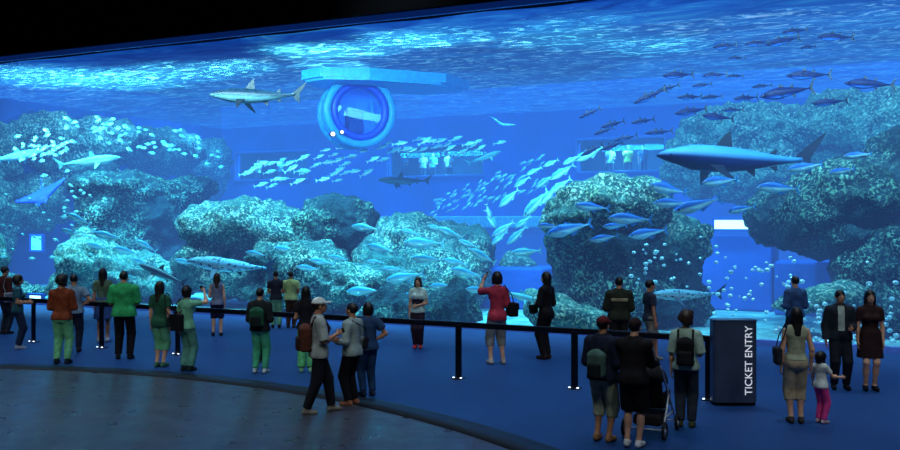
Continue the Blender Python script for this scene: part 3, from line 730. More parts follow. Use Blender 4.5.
# ------------------------------------------------------------------ people
SKIN = {k: pbr('skin_'+k, c, .55, 0, .35, .06, 10) for k, c in {'fair': (205, 158, 132), 'mid': (176, 126, 98), 'tan': (150, 104, 80)}.items()}
HAIR = {k: pbr('hair_'+k, c, .5, 0, .4, .2, 30, .4, 90) for k, c in {'black': (14, 12, 14), 'brown': (44, 28, 22), 'dark': (24, 18, 18)}.items()}
EYEW = pbr('eye_white', (225, 225, 220), .2); LIPS = pbr('lips', (150, 78, 72), .5); BROW = pbr('brow', (26, 20, 18), .8)
ARM = {
 'down': ((.15, .0, -1), (.04, .16, -1)), 'loose': ((.24, -.08, -1), (.02, .30, -1)), 'bent': ((.18, -.05, -1), (-.30, .95, -.05)),
 'clasp': ((.22, .10, -1), (-.95, .55, -.25)), 'photo': ((.35, .85, -.10), (-.42, .30, 1)), 'photo2': ((.45, .75, .05), (-.55, .35, .9)),
 'up': ((.30, .75, .55), (-.25, .35, 1)), 'hip': ((.62, -.25, -.9), (-.75, .30, -.45)), 'push': ((.10, .50, -.85), (-.08, 1, -.10)),
 'back': ((.14, -.42, -1), (.02, .10, -1)), 'swing': ((.14, .34, -1), (.0, .55, -1)), 'side': ((.45, .15, -1), (.45, .55, -.8)),
 'hold': ((.22, .18, -1), (-.45, .85, .35)), 'reach': ((.25, .55, -.8), (.15, .9, -.1)), 'strap': ((.35, .0, -1), (-.55, .55, .75)),
}
def nv(v): v = np.array(v, float); return v/np.linalg.norm(v)
def ik(a, b, l1, l2, pole):
    a = np.array(a, float); b = np.array(b, float); ab = b-a; d = min(np.linalg.norm(ab), (l1+l2)*.999); u = ab/np.linalg.norm(ab)
    x = (l1*l1-l2*l2+d*d)/(2*d); h = math.sqrt(max(l1*l1-x*x, 0)); p = np.array(pole, float); p -= (p @ u)*u
    return a+u*x+nv(p)*h

def person(px, fy, hy, face, label, sex='m', arms=('down', 'down'), hair='short', hairc='black', skin='fair', top=None, bottom=None, dress=None, shoes=(40, 40, 44), step=(0, 0), spread=.09,
           turn=0, nod=0, lean=0, wd=1.0, hat=None, eyes=False, H=None, group=None, at_=None, bare_arms=False, child=False, noparts=False, vox=.0095, collar=None):
    """stands with its feet on the point under photo pixel (px, fy); face: 0 = back to the camera, 90 = to the left, -90 = to the right, 180 = to the camera"""
    loc = ground(px, fy) if at_ is None else at_
    if H is None: H = CAMZ*(fy-hy)/(fy-220)
    root = empty('person', loc, math.radians(face)); tag(root, label, 'person', group)
    s = H/1.72
    hs = 1.28 if child else 1.0                      # a child's head is larger for the body
    wS = wd*(.90 if sex == 'f' else 1.0)
    def sc(p): return np.array(p, float)*s
    sk = SKIN[skin]
    ln = lambda z: lean*max(0, z-.92)                # forward lean of the trunk
    hipz = .90
    L = []
    for i, sx in enumerate((-1, 1)):
        hip = np.array((sx*.085*wS, 0, hipz)); ank = np.array((sx*spread, step[i], .085+(.05 if step[i] < -.2 else 0)))
        if np.linalg.norm(ank-hip) > .838: ank[2] += 0
        kn = ik(hip, ank, .425, .42, (sx*.08, 1, 0))
        L.append((hip, kn, ank))
    drop = max(0, max(np.linalg.norm(l[2]-l[0]) for l in L)-.842)
    A = []
    for i, sx in enumerate((-1, 1)):
        up, fo = ARM[arms[i]]
        sh = np.array((sx*.170*wS, ln(1.37)-.01, 1.372))
        u = nv((up[0]*sx, up[1], up[2])); f = nv((fo[0]*sx, fo[1], fo[2]))
        el = sh+u*.285; wr = el+f*.245
        A.append((sh, el, wr, f, sx))
    neck = np.array((0, ln(1.44)-.015, 1.44)); hc = np.array((0, ln(1.6)+.012, 1.60 if not child else 1.575))
    yaw, pit = math.radians(turn), math.radians(nod)
    Rz = np.array(Matrix.Rotation(yaw, 3, 'Z') @ Matrix.Rotation(-pit, 3, 'X'))
    def hp(p): return sc(hc)+Rz @ (np.array(p, float)*s*hs)
    def he(S_, c, r, k=.015, sub=False): S_.ell(hp(c), np.array(r)*s*hs, k*s, Rz, sub)
    def torso(S_, e, k=.05, low=.93, loose=0.0):
        S_.cap(sc((-.065*wS, 0, .93)), sc((.065*wS, 0, .93)), (.100*wS+e)*s, k=k, sy=1.12)
        if low < .93: S_.cap(sc((-.05*wS, 0, .93)), sc((-.06*wS, .0, low)), (.105*wS+e)*s, (.11*wS+e+loose)*s, k=k, sy=1.12); S_.cap(sc((.05*wS, 0, .93)), sc((.06*wS, .0, low)), (.105*wS+e)*s, (.11*wS+e+loose)*s, k=k, sy=1.12)
        wst = .118 if sex == 'm' else .098
        S_.cap(sc((0, 0, .97)), sc((0, ln(1.12), 1.12)), (wst*wd+.012+e)*s, (wst*wd+e)*s, k=k, sy=1.22)
        S_.cap(sc((0, ln(1.10), 1.10)), sc((0, ln(1.29)-.005, 1.29)), (wst*wd+e)*s, (.148*wS+e)*s, k=k, sy=1.40)
        S_.cap(sc((-.115*wS, ln(1.36)-.012, 1.350)), sc((.115*wS, ln(1.36)-.012, 1.350)), (.058+e*.7)*s, k=k)
        S_.cap(sc((-.05, ln(1.40)-.015, 1.405)), sc((.05, ln(1.40)-.015, 1.405)), (.055+e)*s, k=k)
        for sx in (-1, 1): S_.ell(sc((sx*.065*wS, -.045, .89)), np.array((.080*wd, .074, .09))*s+e*s, k*s)
        if sex == 'f' and not child:
            for sx in (-1, 1): S_.ell(sc((sx*.068, ln(1.24)+.085, 1.245)), np.array((.058, .055, .058))*s+e*s*.8, .04*s)
        elif wd > 1.05: S_.ell(sc((0, .06, 1.06)), np.array((.12*wd, .09*wd, .13))*s+e*s, .05*s)
    # ---- body, one continuous skin
    b = SDF(); torso(b, 0)
    b.cap(sc(neck), sc(hc)+Rz @ (np.array((0, -.02, -.03))*s*hs), .056*s*(.9 if sex == 'f' else 1.05), .05*s, k=.03*s)
    he(b, (0, -.012, .03), (.073, .092, .088)); he(b, (0, .02, -.035), (.056, .066, .075), .03)
    he(b, (0, .062, -.078), (.028, .022, .02), .02)
    b.cap(hp((0, .085, .012)), hp((0, .104, -.022)), .009*s*hs, .0145*s*hs, k=.012*s); he(b, (0, .078, -.052), (.024, .014, .012), .01)
    for sx in (-1, 1):
        he(b, (sx*.029, .094, .012), (.016, .012, .011), .004, True)
        he(b, (sx*.076, -.008, -.008), (.011, .022, .032), .008)
        b.cap(hp((sx*.014, .086, .027)), hp((sx*.045, .076, .028)), .007*s*hs, k=.01*s)
    for (hip, kn, ank), sx in zip(L, (-1, 1)):
        b.cap(sc(hip), sc(kn), .088*s*(.96+.3*(wd-1)), .056*s, k=.04*s); b.cap(sc(kn), sc(ank), .053*s, .036*s, k=.025*s)
        cm = kn*.66+ank*.34; b.ell(sc(cm+np.array((0, -.022, 0))), np.array((.05, .05, .11))*s, .03*s)
        fx = sx*.02
        b.cap(sc(ank+np.array((0, -.03, -.05))), sc(ank+np.array((fx, .12, -.058))), .032*s, .027*s, k=.025*s); b.cap(sc(ank), sc(ank+np.array((fx*.8, .09, -.05))), .034*s, .026*s, k=.03*s)
    HAND = []
    for sh, el, wr, f, sx in A:
        b.cap(sc(sh), sc(el), .048*s*(.85 if sex == 'f' else 1.05)*(.6+.4*wd), .037*s, k=.03*s); b.cap(sc(el), sc(wr), .038*s, .026*s, k=.02*s)
        mid = el*.7+wr*.3; b.ell(sc(mid), np.array((.04, .04, .06))*s*.98, .02*s)
        # hand: palm plane holds f and w; n is the palm normal
        inn = np.array((-sx, 0, 0.)) if abs(f[0]) < .6 else np.array((0, -1., 0))
        n = inn-(inn @ f)*f; n = nv(n); w = np.cross(f, n)*1.0; w = nv(w)
        ref = np.array((0, 1., .35)) if f[2] < -.5 else np.array((0, 0, 1.))
        if w @ ref < 0: w = -w                        # thumb side looks forward or up
        pk = wr+f*.045
        for q in (-.024, -.008, .008, .024): b.cap(sc(wr+f*.012+w*q*.7), sc(wr+f*.082+w*q), .0145*s, .0125*s, k=.012*s)
        cur = .65 if arms[0 if sx < 0 else 1] in ('photo', 'photo2', 'hold', 'push', 'bent', 'clasp', 'up', 'strap') else .32
        for q, ln_, c2 in ((.029, .064, .9), (.010, .074, 1.0), (-.010, .069, 1.1), (-.028, .054, 1.25)):
            k0 = wr+f*.084+w*q; d1 = nv(f*math.cos(cur*c2*.7)+n*math.sin(cur*c2*.7)+w*q*1.2); d2 = nv(f*math.cos(cur*c2*1.9)+n*math.sin(cur*c2*1.9)+w*q*.6)
            k1 = k0+d1*ln_*.52; k2 = k1+d2*ln_*.5
            b.cap(sc(k0), sc(k1), .0098*s, .0088*s, k=.004*s); b.cap(sc(k1), sc(k2), .0088*s, .0075*s, k=.004*s)
        t0 = wr+f*.022+w*.026; t1 = t0+nv(w*.75+f*.65+n*.25)*.040; t2 = t1+nv(w*.25+f*.9+n*.45)*.030
        b.cap(sc(t0), sc(t1), .013*s, .0105*s, k=.008*s); b.cap(sc(t1), sc(t2), .0105*s, .008*s, k=.004*s)
        HAND.append((wr, f, n, w))
    sdf_obj('body', b, vox*(s if s < 1 else 1), sk, root)
    cv = vox*1.25
    fab = fabric
    # ---- lower garment
    if bottom:
        kind, col = bottom[0], bottom[1]; e = bottom[2] if len(bottom) > 2 else .013
        c = SDF()
        if kind == 'skirt':
            z1 = bottom[3] if len(bottom) > 3 else .52
            for q in (-.05, 0, .05): c.cap(sc((q, 0, .98)), sc((q*1.3, .0, z1)), (.115*wS+e)*s, (.155*wS+e)*s, k=.05*s, sy=1.1, clip=(0, 0, -1))
            for sx in (-1, 1): c.ell(sc((sx*.065*wS, -.045, .89)), np.array((.080*wd, .074, .09))*s+e*s, .05*s)
        else:
            torso_low = SDF()
            c.cap(sc((-.065*wS, 0, .93)), sc((.065*wS, 0, .93)), (.100*wS+e)*s, k=.05*s, sy=1.12)
            c.cap(sc((0, 0, .95)), sc((0, ln(1.05), 1.05)), ((.118 if sex == 'm' else .098)*wd+.012+e)*s, k=.05*s, sy=1.22)
            for sx in (-1, 1): c.ell(sc((sx*.065*wS, -.045, .89)), np.array((.080*wd, .074, .09))*s+e*s, .05*s)
            c.plane(sc((0, 0, 1.03)), (0, 0, 1))
            cut = {'trousers': 1.0, 'wide': 1.0, 'capri': .42, 'shorts': -.02}[kind]
            for hip, kn, ank in L:
                hem = .064 if kind == 'trousers' else .082 if kind == 'wide' else .076
                if kind == 'shorts':
                    en = hip+(kn-hip)*1.0
                    c.cap(sc(hip), sc(en), (.092+e)*s, (.084+e)*s, k=.04*s, clip=True)
                else:
                    c.cap(sc(hip), sc(kn), (.09+e)*s, (.075+e)*s, k=.022*s)
                    en = kn+(ank-kn)*(cut*.97)
                    c.cap(sc(kn), sc(en), (.074+e)*s, hem*s, k=.015*s, clip=True)
        sdf_obj({'skirt': 'skirt', 'shorts': 'shorts', 'capri': 'cropped_trousers'}.get(kind, 'trousers'), c, cv, fab(col), root)
    # ---- upper garment
    if dress: top = dict(name='dress', col=dress, sleeve='short', hem=.56, e=.018)
    if top:
        e = top.get('e', .02); c = SDF(); hem = top.get('hem', .86)
        if dress:
            for q in (-.05, .05): c.cap(sc((q, 0, .98)), sc((q*1.2, 0, hem)), (.115*wS+e)*s, (.155*wS+e)*s, k=.05*s, sy=1.0)
        torso(c, e, low=min(.93, hem+.02), loose=.01)
        c.plane(sc((0, 0, hem)), (0, 0, -1))
        if top.get('open'):
            c.box(sc((0, .25, 1.2)), np.array((.055, .2, .42))*s, .01, .01, sub=True)
        if not top.get('open'): c.cap(sc(neck+np.array((0, 0, -.04))), sc(neck+np.array((0, .002, .012))), .066*s+e*.6*s, .058*s+e*.6*s, k=.02*s, clip=(0, 0, 1))
        sl = top.get('sleeve', 'short')
        for sh, el, wr, f, sx in A:
            ra = .054*(.88 if sex == 'f' else 1.05)
            if sl == 'none': continue
            if sl == 'short': c.cap(sc(sh), sc(sh+(el-sh)*.62), (ra+e)*s, (ra+e)*s, k=.03*s, clip=True)
            elif sl == 'half': c.cap(sc(sh), sc(sh+(el-sh)*.98), (ra+e)*s, (.05+e)*s, k=.03*s, clip=True)
            else:
                c.cap(sc(sh), sc(el), (ra+e)*s, (.043+e)*s, k=.03*s); c.cap(sc(el), sc(el+(wr-el)*.97), (.043+e)*s, (.032+e)*s, k=.02*s, clip=True)
        nm = top.get('name', 'shirt')
        sdf_obj(nm, c, cv, fab(top['col']), root)
        if top.get('open'):
            c2 = SDF(); torso(c2, .012); c2.plane(sc((0, 0, .96)), (0, 0, -1)); c2.cap(sc(neck+np.array((0, 0, -.04))), sc(neck+np.array((0, .002, .012))), .072*s, .066*s, k=.02*s, clip=(0, 0, 1)); sdf_obj('shirt', c2, cv, fab((150, 165, 160)), root)
        if top.get('band'):                          # a stripe of other cloth round the chest
            c2 = SDF(); torso(c2, e+.008); z0, z1 = top['band_z']; c2.plane(sc((0, 0, z0)), (0, 0, -1)); c2.plane(sc((0, 0, z1)), (0, 0, 1))
            sdf_obj('chest_band', c2, cv, fab(top['band']), root)
        if top.get('arm_stripe'):
            for sh, el, wr, f, sx in A:
                c2 = SDF(); out = np.array((sx*.022, 0, .0)); c2.cap(sc(sh+out+(el-sh)*.1), sc(el+out*.8), (.036+e)*s, (.027+e)*s, k=.01*s)
                sdf_obj('sleeve_stripe', c2, cv, fab(top['arm_stripe']), root)
    if collar:
        c = SDF(); c.cap(sc(neck+np.array((0, 0, -.015))), sc(neck+np.array((0, .004, .035))), .074*s, .068*s, k=.01, clip=(0, 0, 1)); sdf_obj('collar', c, cv, fab(collar), root)
    # ---- shoes
    if shoes:
        for (hip, kn, ank), sx in zip(L, (-1, 1)):
            c = SDF(); fx = sx*.02; z = ank[2]
            c.cap(sc(ank+np.array((0, -.035, -.045))), sc(ank+np.array((fx, .135, -.052))), .043*s, .036*s, k=.02*s); c.cap(sc(ank+np.array((0, -.012, .0))), sc(ank+np.array((fx*.6, .06, -.045))), .043*s, .034*s, k=.03*s)
            c.plane(sc((0, 0, z-.085)), (0, 0, -1)); c.plane(sc((0, 0, z+.02)), (0, 0, 1))
            sdf_obj('shoe', c, cv, fab(shoes), root)
    # ---- hair and head wear
    hm = HAIR[hairc]
    if hair != 'bald':
        c = SDF()
        big = {'curly': 1.30, 'bob': 1.12}.get(hair, 1.0)
        he(c, (0, -.02, .034), (.084*big, .104*big, .096*(1+(big-1)*.8)))
        if hair in ('curly',):
            for k_ in range(26):
                a = k_*2.4; zz = -.06+.17*((k_*.618) % 1); rr = .092*math.sqrt(max(.1, 1-((zz-.03)/.14)**2))
                he(c, (rr*math.cos(a), -.03+rr*1.05*math.sin(a), zz), (.034, .034, .034), .012)
        if hair in ('long', 'bob', 'pony'):
            he(c, (0, -.055, -.02), (.082, .07, .10), .03)
        if hair == 'long':
            c.cap(hp((0, -.065, -.02)), hp((0, -.095, -.27)), .078*s, .062*s, k=.03*s, sy=1.7)
            for sx in (-1, 1): c.cap(hp((sx*.072, -.015, .0)), hp((sx*.078, -.04, -.20)), .026*s, .022*s, k=.03*s)
        if hair == 'bob':
            for sx in (-1, 1): c.cap(hp((sx*.078, -.02, .0)), hp((sx*.078, -.02, -.085)), .028*s, .026*s, k=.03*s)
        if hair == 'pony':
            c.cap(hp((0, -.105, .03)), hp((0, -.15, -.06)), .032*s, .036*s, k=.02*s); c.cap(hp((0, -.15, -.06)), hp((0, -.14, -.2)), .036*s, .016*s, k=.02*s)
        if hair == 'bun': he(c, (0, -.12, .06), (.045, .045, .045), .01)
        if hair == 'short': c.plane(hp((0, 0, -.055)), Rz @ np.array((0, .35, -1.)))
        he(c, (0, .098, -.04), (.066, .078, .088), .0, True); he(c, (0, .13, -.10), (.075, .10, .09), .0, True)
        sdf_obj('hair', c, cv*.9, hm, root)
    if hat:
        c = SDF(); he(c, (0, -.012, .045), (.090, .110, .092)); c.plane(hp((0, 0, .035)), Rz @ np.array((0, -.1, -1.)))
        he(c, (0, .125, .042), (.068, .075, .010), .01); he(c, (0, -.012, .137), (.010, .010, .008), .004)
        sdf_obj('cap', c, cv*.9, fab(hat), root)
    if eyes:
        for sx in (-1, 1):
            bm = bmesh.new(); r = .0118*s*hs
            bmesh.ops.create_uvsphere(bm, u_segments=14, v_segments=10, radius=r)
            for v in bm.verts: v.co = Vector(hp((sx*.029, .076, .011)))+v.co
            fwd = Vector(Rz @ np.array((0, 1., 0))); cc = Vector(hp((sx*.029, .076, .011)))
            bm.faces.ensure_lookup_table()
            for f_ in bm.faces:
                f_.smooth = True
                if (f_.calc_center_median()-cc).normalized() @ fwd > .82: f_.material_index = 1
            bm_obj('eye', bm, [EYEW, eye_dark], root)
            c = SDF(); c.cap(hp((sx*.014, .087, .031)), hp((sx*.046, .078, .032)), .0065*s, .005*s, k=.003); sdf_obj('eyebrow', c, .005, BROW, root)
        c = SDF(); he(c, (0, .092, -.050), (.022, .007, .006), .004); sdf_obj('lips', c, .005, LIPS, root)
    return dict(root=root, A=A, HAND=HAND, s=s, sc=sc, hc=hc, neck=neck, loc=loc, rz=math.radians(face))

def carried(P, name, sdfs, label, cat, group=None, h=.011):
    """a bag or phone carried by person P: sdfs = [(part name or None for the main body, SDF in the person's frame, colour)]"""
    main = None; c0 = None
    for nm, s_, col in sdfs:
        V, F = s_.mesh(h)
        if main is None:
            c0 = np.array([(V[:, 0].min()+V[:, 0].max())/2, (V[:, 1].min()+V[:, 1].max())/2, V[:, 2].min()])
            main = mesh_obj(name, V-c0, F, fabric(col))
            main.matrix_world = Matrix.Translation(P['loc']) @ Matrix.Rotation(P['rz'], 4, 'Z') @ Matrix.Translation(Vector(c0))
            tag(main, label, cat, group)
        else: mesh_obj(nm, V-c0, F, fabric(col), main)
    return main
def rounded(c, hx, r=.03): s = SDF(); s.box(c, hx, r, .01); return s
def backpack(P, label, col, col2=None, size=(.15, .085, .22), z=1.17):
    s = P['s']; col2 = col2 or tuple(int(v*.7) for v in col)
    off = -.15-size[1]*.72
    m = SDF(); m.box(np.array((0, off, z))*s, np.array(size)*s, .05*s, .02); m.ell(np.array((0, off, z+size[2]*.75))*s, np.array((size[0]*.85, size[1]*.9, .09))*s, .04)
    pk = SDF(); pk.box(np.array((0, off-size[1]-.012, z-.07))*s, np.array((size[0]*.72, .035, .10))*s, .025*s, .01)
    parts = [(None, m, col), ('front_pocket', pk, col2)]
    for sx in (-1, 1):
        st = SDF(); w = .105
        for a, b in (((sx*w, off+.06, z+.17), (sx*w, -.075, 1.44)), ((sx*w, -.075, 1.44), (sx*w, .05, 1.43)), ((sx*w, .05, 1.43), (sx*w*1.1, .14, 1.28)), ((sx*w*1.1, .14, 1.28), (sx*w*1.35, .07, 1.08)), ((sx*w*1.35, .07, 1.08), (sx*w, off+.05, z-.18))):
            st.cap(np.array(a)*s, np.array(b)*s, .018*s, k=.01)
        parts.append(('strap', st, col2))
    return carried(P, 'backpack', parts, label, 'backpack')
def shoulder_bag(P, side, label, col, z=.98, size=(.055, .15, .12), y=-.04, x=.27, strap=True, cross=False, name='shoulder_bag'):
    s = P['s']
    m = SDF(); m.box(np.array((side*x, y, z))*s, np.array(size)*s, .03*s, .02)
    fl = SDF(); fl.box(np.array((side*(x+size[0]*.55), y, z+size[2]*.45))*s, np.array((size[0]*.6, size[1]*1.02, size[2]*.5))*s, .02*s, .01)
    c2 = tuple(int(v*.75) for v in col); parts = [(None, m, col), ('flap', fl, c2)]
    if strap:
        st = SDF(); sh = -side*.10 if cross else side*.15
        for yy in (-1, 1):
            st.cap(np.array((side*x, y+yy*size[1]*.8, z+size[2]))*s, np.array((side*(x-.05) if not cross else side*.12, y+yy*.15, z+.28))*s, .011*s, k=.006)
            st.cap(np.array((side*(x-.05) if not cross else side*.12, y+yy*.15, z+.28))*s, np.array((sh, yy*.085, 1.43))*s, .011*s, k=.006)
        st.cap(np.array((sh, -.085, 1.43))*s, np.array((sh, .0, 1.475))*s, .011*s, k=.006); st.cap(np.array((sh, .085, 1.43))*s, np.array((sh, .0, 1.475))*s, .011*s, k=.006)
        parts.append(('strap', st, c2))
    return carried(P, name, parts, label, 'bag')
def phone(P, i, label, col=(20, 22, 28), name='phone', size=(.038, .008, .075)):
    wr, f, n, w = P['HAND'][i]; c = wr+f*.10+n*.028
    s_ = SDF(); M = np.stack([nv(np.cross(f, n)), n, f], 1); s_.box(c*P['s'], np.array(size)*P['s'], .006, .003, M)
    lens = SDF(); lens.ell((c+n*.012+f*.045)*P['s'], np.array((.012,)*3)*P['s'], .003)
    return carried(P, name, [(None, s_, col), ('lens', lens, (60, 70, 90))], label, name, h=.006)
# ---- the visitors, left to right
GRN = (110, 190, 140)
p = person(5, 334, 265, -30, 'person in a dark red-brown jacket cut by the left edge of the picture', top=dict(col=(70, 34, 34), sleeve='long', name='jacket', e=.028), bottom=('trousers', (36, 44, 60)), arms=('bent', 'down'), skin='mid', H=1.75)
shoulder_bag(p, 1, 'grey bag with pale stripes hanging beside the person at the left edge', (150, 160, 170), z=.95)
p = person(18, 349, 275, -62, 'woman in a dark teal top and navy trousers standing left of the first rail post', 'f', ('bent', 'bent'), 'bob', 'dark', 'mid', dict(col=(36, 84, 100), sleeve='short', name='top'), ('trousers', (30, 44, 74)), shoes=(150, 160, 180), spread=.07)
p = person(74, 352, 276, 15, 'person in a grey-blue shirt mostly hidden behind the curly-haired person in rust brown', 'm', ('hip', 'hip'), 'short', 'black', 'mid', dict(col=(110, 140, 165), sleeve='short'), ('trousers', (30, 40, 60)), H=1.74, wd=1.1)
p = person(62, 364, 275, 2, 'curly-haired person in a rust brown shirt and pale green trousers, back turned', 'm', ('clasp', 'clasp'), 'curly', 'black', 'mid', dict(col=(122, 58, 36), sleeve='long'), ('trousers', GRN), shoes=(24, 34, 40), spread=.10)
p = person(103, 342, 262, 10, 'slim long-haired woman in an olive top and blue skirt behind the second rail post', 'f', ('down', 'down'), 'long', 'black', 'mid', dict(col=(84, 110, 90), sleeve='short', name='top'), ('skirt', (50, 78, 130), .012, .55), shoes=(150, 160, 170), H=1.78)
p = person(124, 359, 271, 5, 'stout man in a loose green shirt and black trousers, back turned', 'm', ('bent', 'clasp'), 'short', 'black', 'fair', dict(col=(46, 160, 96), sleeve='half', hem=.84, e=.034), ('trousers', (16, 18, 26)), wd=1.17, spread=.11, shoes=(18, 20, 26))
p = person(160, 367, 281, -12, 'long-haired woman in a dark green top and pale green cropped trousers', 'f', ('down', 'down'), 'long', 'dark', 'fair', dict(col=(36, 88, 68), sleeve='short', name='top', hem=.82), ('capri', (96, 170, 130), .016), shoes=(60, 110, 90), spread=.07)
shoulder_bag(p, 1, 'small dark handbag at the right hip of the woman in dark green', (22, 34, 44), z=.92, size=(.05, .11, .10))
p = person(187, 371, 286, -25, 'woman in a green shirt with one arm raised high, beside the dark green woman', 'f', ('down', 'photo2'), 'bob', 'black', 'fair', dict(col=(110, 180, 150), sleeve='short'), ('wide', (82, 140, 128), .014), shoes=(30, 44, 50), spread=.08)
shoulder_bag(p, -1, 'large black bag slung over the back of the woman with her arm raised', (14, 18, 26), z=1.0, size=(.13, .07, .17), y=-.20, x=.08)
phone(p, 1, 'dark camera held up by the woman in the green shirt', (16, 18, 24), 'camera', (.05, .03, .036))
p = person(217, 336, 273, 8, 'slender long-haired woman in a sleeveless grey top and dark shorts by the glass', 'f', ('bent', 'down'), 'long', 'brown', 'fair', dict(col=(110, 124, 150), sleeve='none', name='top'), ('shorts', (24, 34, 66), .006), shoes=(24, 30, 50), spread=.10)
p = person(260, 373, 288, -8, 'man in a dark jacket and mint green trousers, back turned', 'm', ('bent', 'bent'), 'short', 'black', 'fair', dict(col=(28, 34, 38), sleeve='long', name='jacket', e=.03), ('trousers', (70, 170, 130)), shoes=(180, 200, 200), spread=.10)
backpack(p, 'green and black backpack on the man in mint green trousers', (30, 84, 62), (18, 30, 34), (.15, .06, .17), 1.14)
p = person(276, 328, 273, 8, 'person in a dark top and pale green trousers standing at the glass', 'm', ('clasp', 'clasp'), 'short', 'black', 'mid', dict(col=(34, 40, 56), sleeve='short'), ('wide', (110, 180, 140)), H=1.56)
p = person(291, 328, 274, -10, 'person in a pale yellow-green shirt and brown trousers standing at the glass', 'm', ('clasp', 'clasp'), 'short', 'dark', 'mid', dict(col=(156, 190, 130), sleeve='short', e=.03), ('trousers', (64, 44, 36)), H=1.55, wd=1.08)
p = person(306, 372, 286, 5, 'dark-haired woman in black half hidden behind the man in the white cap', 'f', ('bent', 'bent'), 'long', 'black', 'mid', dict(col=(22, 24, 32), sleeve='short', name='top'), ('wide', (90, 180, 120)), shoes=(130, 190, 150))
p = person(319, 413, 298, -72, 'man in a white cap, pale T-shirt and dark jeans walking right', 'm', ('bent', 'hold'), 'short', 'dark', 'mid', dict(col=(150, 160, 160), sleeve='half', hem=.84, e=.028), ('trousers', (22, 24, 34)), shoes=(120, 118, 112), step=(.20, -.20), spread=.07, hat=(196, 206, 206), nod=-6, eyes=True)
backpack(p, 'brown and orange backpack on the man in the white cap', (84, 46, 36), (50, 30, 30), (.14, .085, .19), 1.12)
phone(p, 1, 'phone held out by the man in the white cap')
p = person(368, 396, 303, 28, 'person in dark blue clothes just behind the man in the pale shirt', 'm', ('hip', 'hip'), 'bob', 'black', 'mid', dict(col=(38, 64, 100), sleeve='short', e=.026), ('trousers', (32, 62, 100)), shoes=(26, 40, 60))
p = person(352, 405, 303, 62, 'man in an open pale grey shirt and black trousers facing the man in the cap', 'm', ('bent', 'down'), 'short', 'black', 'mid', dict(col=(140, 158, 158), sleeve='long', hem=.84, e=.026), ('trousers', (16, 16, 22)), shoes=(150, 96, 74), spread=.10, nod=-8, eyes=True)
shoulder_bag(p, 1, 'slim dark bag hanging from the shoulder of the man in the pale grey shirt', (30, 32, 40), z=1.02, size=(.04, .10, .10), cross=True)
p = person(418, 348, 277, 172, 'long-haired woman in a pale top and dark trousers with red shoes, by the glass', 'f', ('clasp', 'down'), 'long', 'brown', 'fair', dict(col=(170, 205, 205), sleeve='short', name='top', band=(40, 44, 60), band_z=(1.06, 1.20)), ('trousers', (40, 28, 44)), shoes=(190, 50, 60), spread=.06, eyes=True)
p = person(497, 364, 272, 14, 'woman in a pinkish red shirt taking a photo with raised arms', 'f', ('photo', 'bent'), 'bob', 'black', 'fair', dict(col=(168, 52, 76), sleeve='half', hem=.82, e=.02), ('capri', (120, 124, 126), .018), shoes=(180, 170, 170), spread=.12)
phone(p, 0, 'dark phone raised by the woman in the pinkish red shirt')
shoulder_bag(p, 1, 'black shoulder bag at the right side of the woman in pinkish red', (16, 14, 20), z=1.02, size=(.09, .14, .13), x=.28)
p = person(546, 359, 272, 48, 'slim woman with very long hair all in black, right of the woman in pinkish red', 'f', ('clasp', 'bent'), 'long', 'black', 'fair', dict(col=(20, 18, 24), sleeve='long', name='top', hem=.80), ('trousers', (18, 16, 22)), shoes=(40, 24, 28), spread=.07)
shoulder_bag(p, -1, 'small black handbag held in front by the woman in black', (26, 22, 28), z=.98, size=(.10, .05, .09), x=.08, y=.24, strap=False, name='handbag')
p = person(619, 362, 277, 0, 'man in a dark jacket with a tan band across the back, behind the rail', 'm', ('clasp', 'bent'), 'short', 'black', 'mid', dict(col=(34, 40, 32), sleeve='long', name='jacket', e=.034, band=(150, 142, 112), band_z=(1.235, 1.30)), ('trousers', (36, 36, 34)), wd=1.14)
p = person(650, 361, 280, -80, 'man in a dark T-shirt and grey shorts walking right behind the rail', 'm', ('down', 'down'), 'short', 'black', 'mid', dict(col=(40, 48, 66), sleeve='short'), ('shorts', (120, 118, 110), .02), shoes=(130, 130, 120), step=(.16, -.14), spread=.07, eyes=True)
p = person(603, 441, 325, -35, 'person in a dark red cap, navy jacket and khaki cropped trousers', 'm', ('bent', 'bent'), 'short', 'black', 'mid', dict(col=(24, 30, 54), sleeve='long', name='jacket', e=.034, arm_stripe=(110, 110, 116)), ('capri', (140, 150, 130), .024), shoes=(150, 110, 80), spread=.09, hat=(84, 26, 34), H=1.66, wd=1.08)
backpack(p, 'pale green and black backpack on the person in the navy jacket', (70, 100, 96), (22, 30, 36), (.13, .07, .17), 1.08)
p = person(633, 447, 330, -28, 'person in a dark cap and black hooded top pushing the pushchair', 'm', ('push', 'push'), 'short', 'black', 'fair', dict(col=(20, 18, 24), sleeve='long', name='hoodie', e=.036, arm_stripe=(120, 122, 130)), ('shorts', (18, 18, 22), .022), shoes=(215, 220, 225), spread=.08, hat=(38, 22, 28), H=1.66, lean=.12, collar=(150, 180, 185))
PUSH = p
p = person(686, 427, 311, -18, 'curly-haired woman in a pale grey shirt and dark jeans, right of the pushchair', 'f', ('down', 'bent'), 'curly', 'brown', 'fair', dict(col=(150, 178, 168), sleeve='half', e=.026), ('trousers', (40, 50, 62)), shoes=(60, 66, 40), spread=.08, wd=1.05)
backpack(p, 'black backpack on the curly-haired woman in the pale grey shirt', (16, 18, 22), (24, 26, 32), (.125, .075, .19), 1.13)
p = person(795, 357, 277, 10, 'man in a denim blue shirt, seen over the head of the woman in beige', 'm', ('bent', 'bent'), 'short', 'black', 'fair', dict(col=(52, 84, 130), sleeve='long', e=.028), ('trousers', (30, 36, 54)), collar=(130, 160, 190), H=1.74)
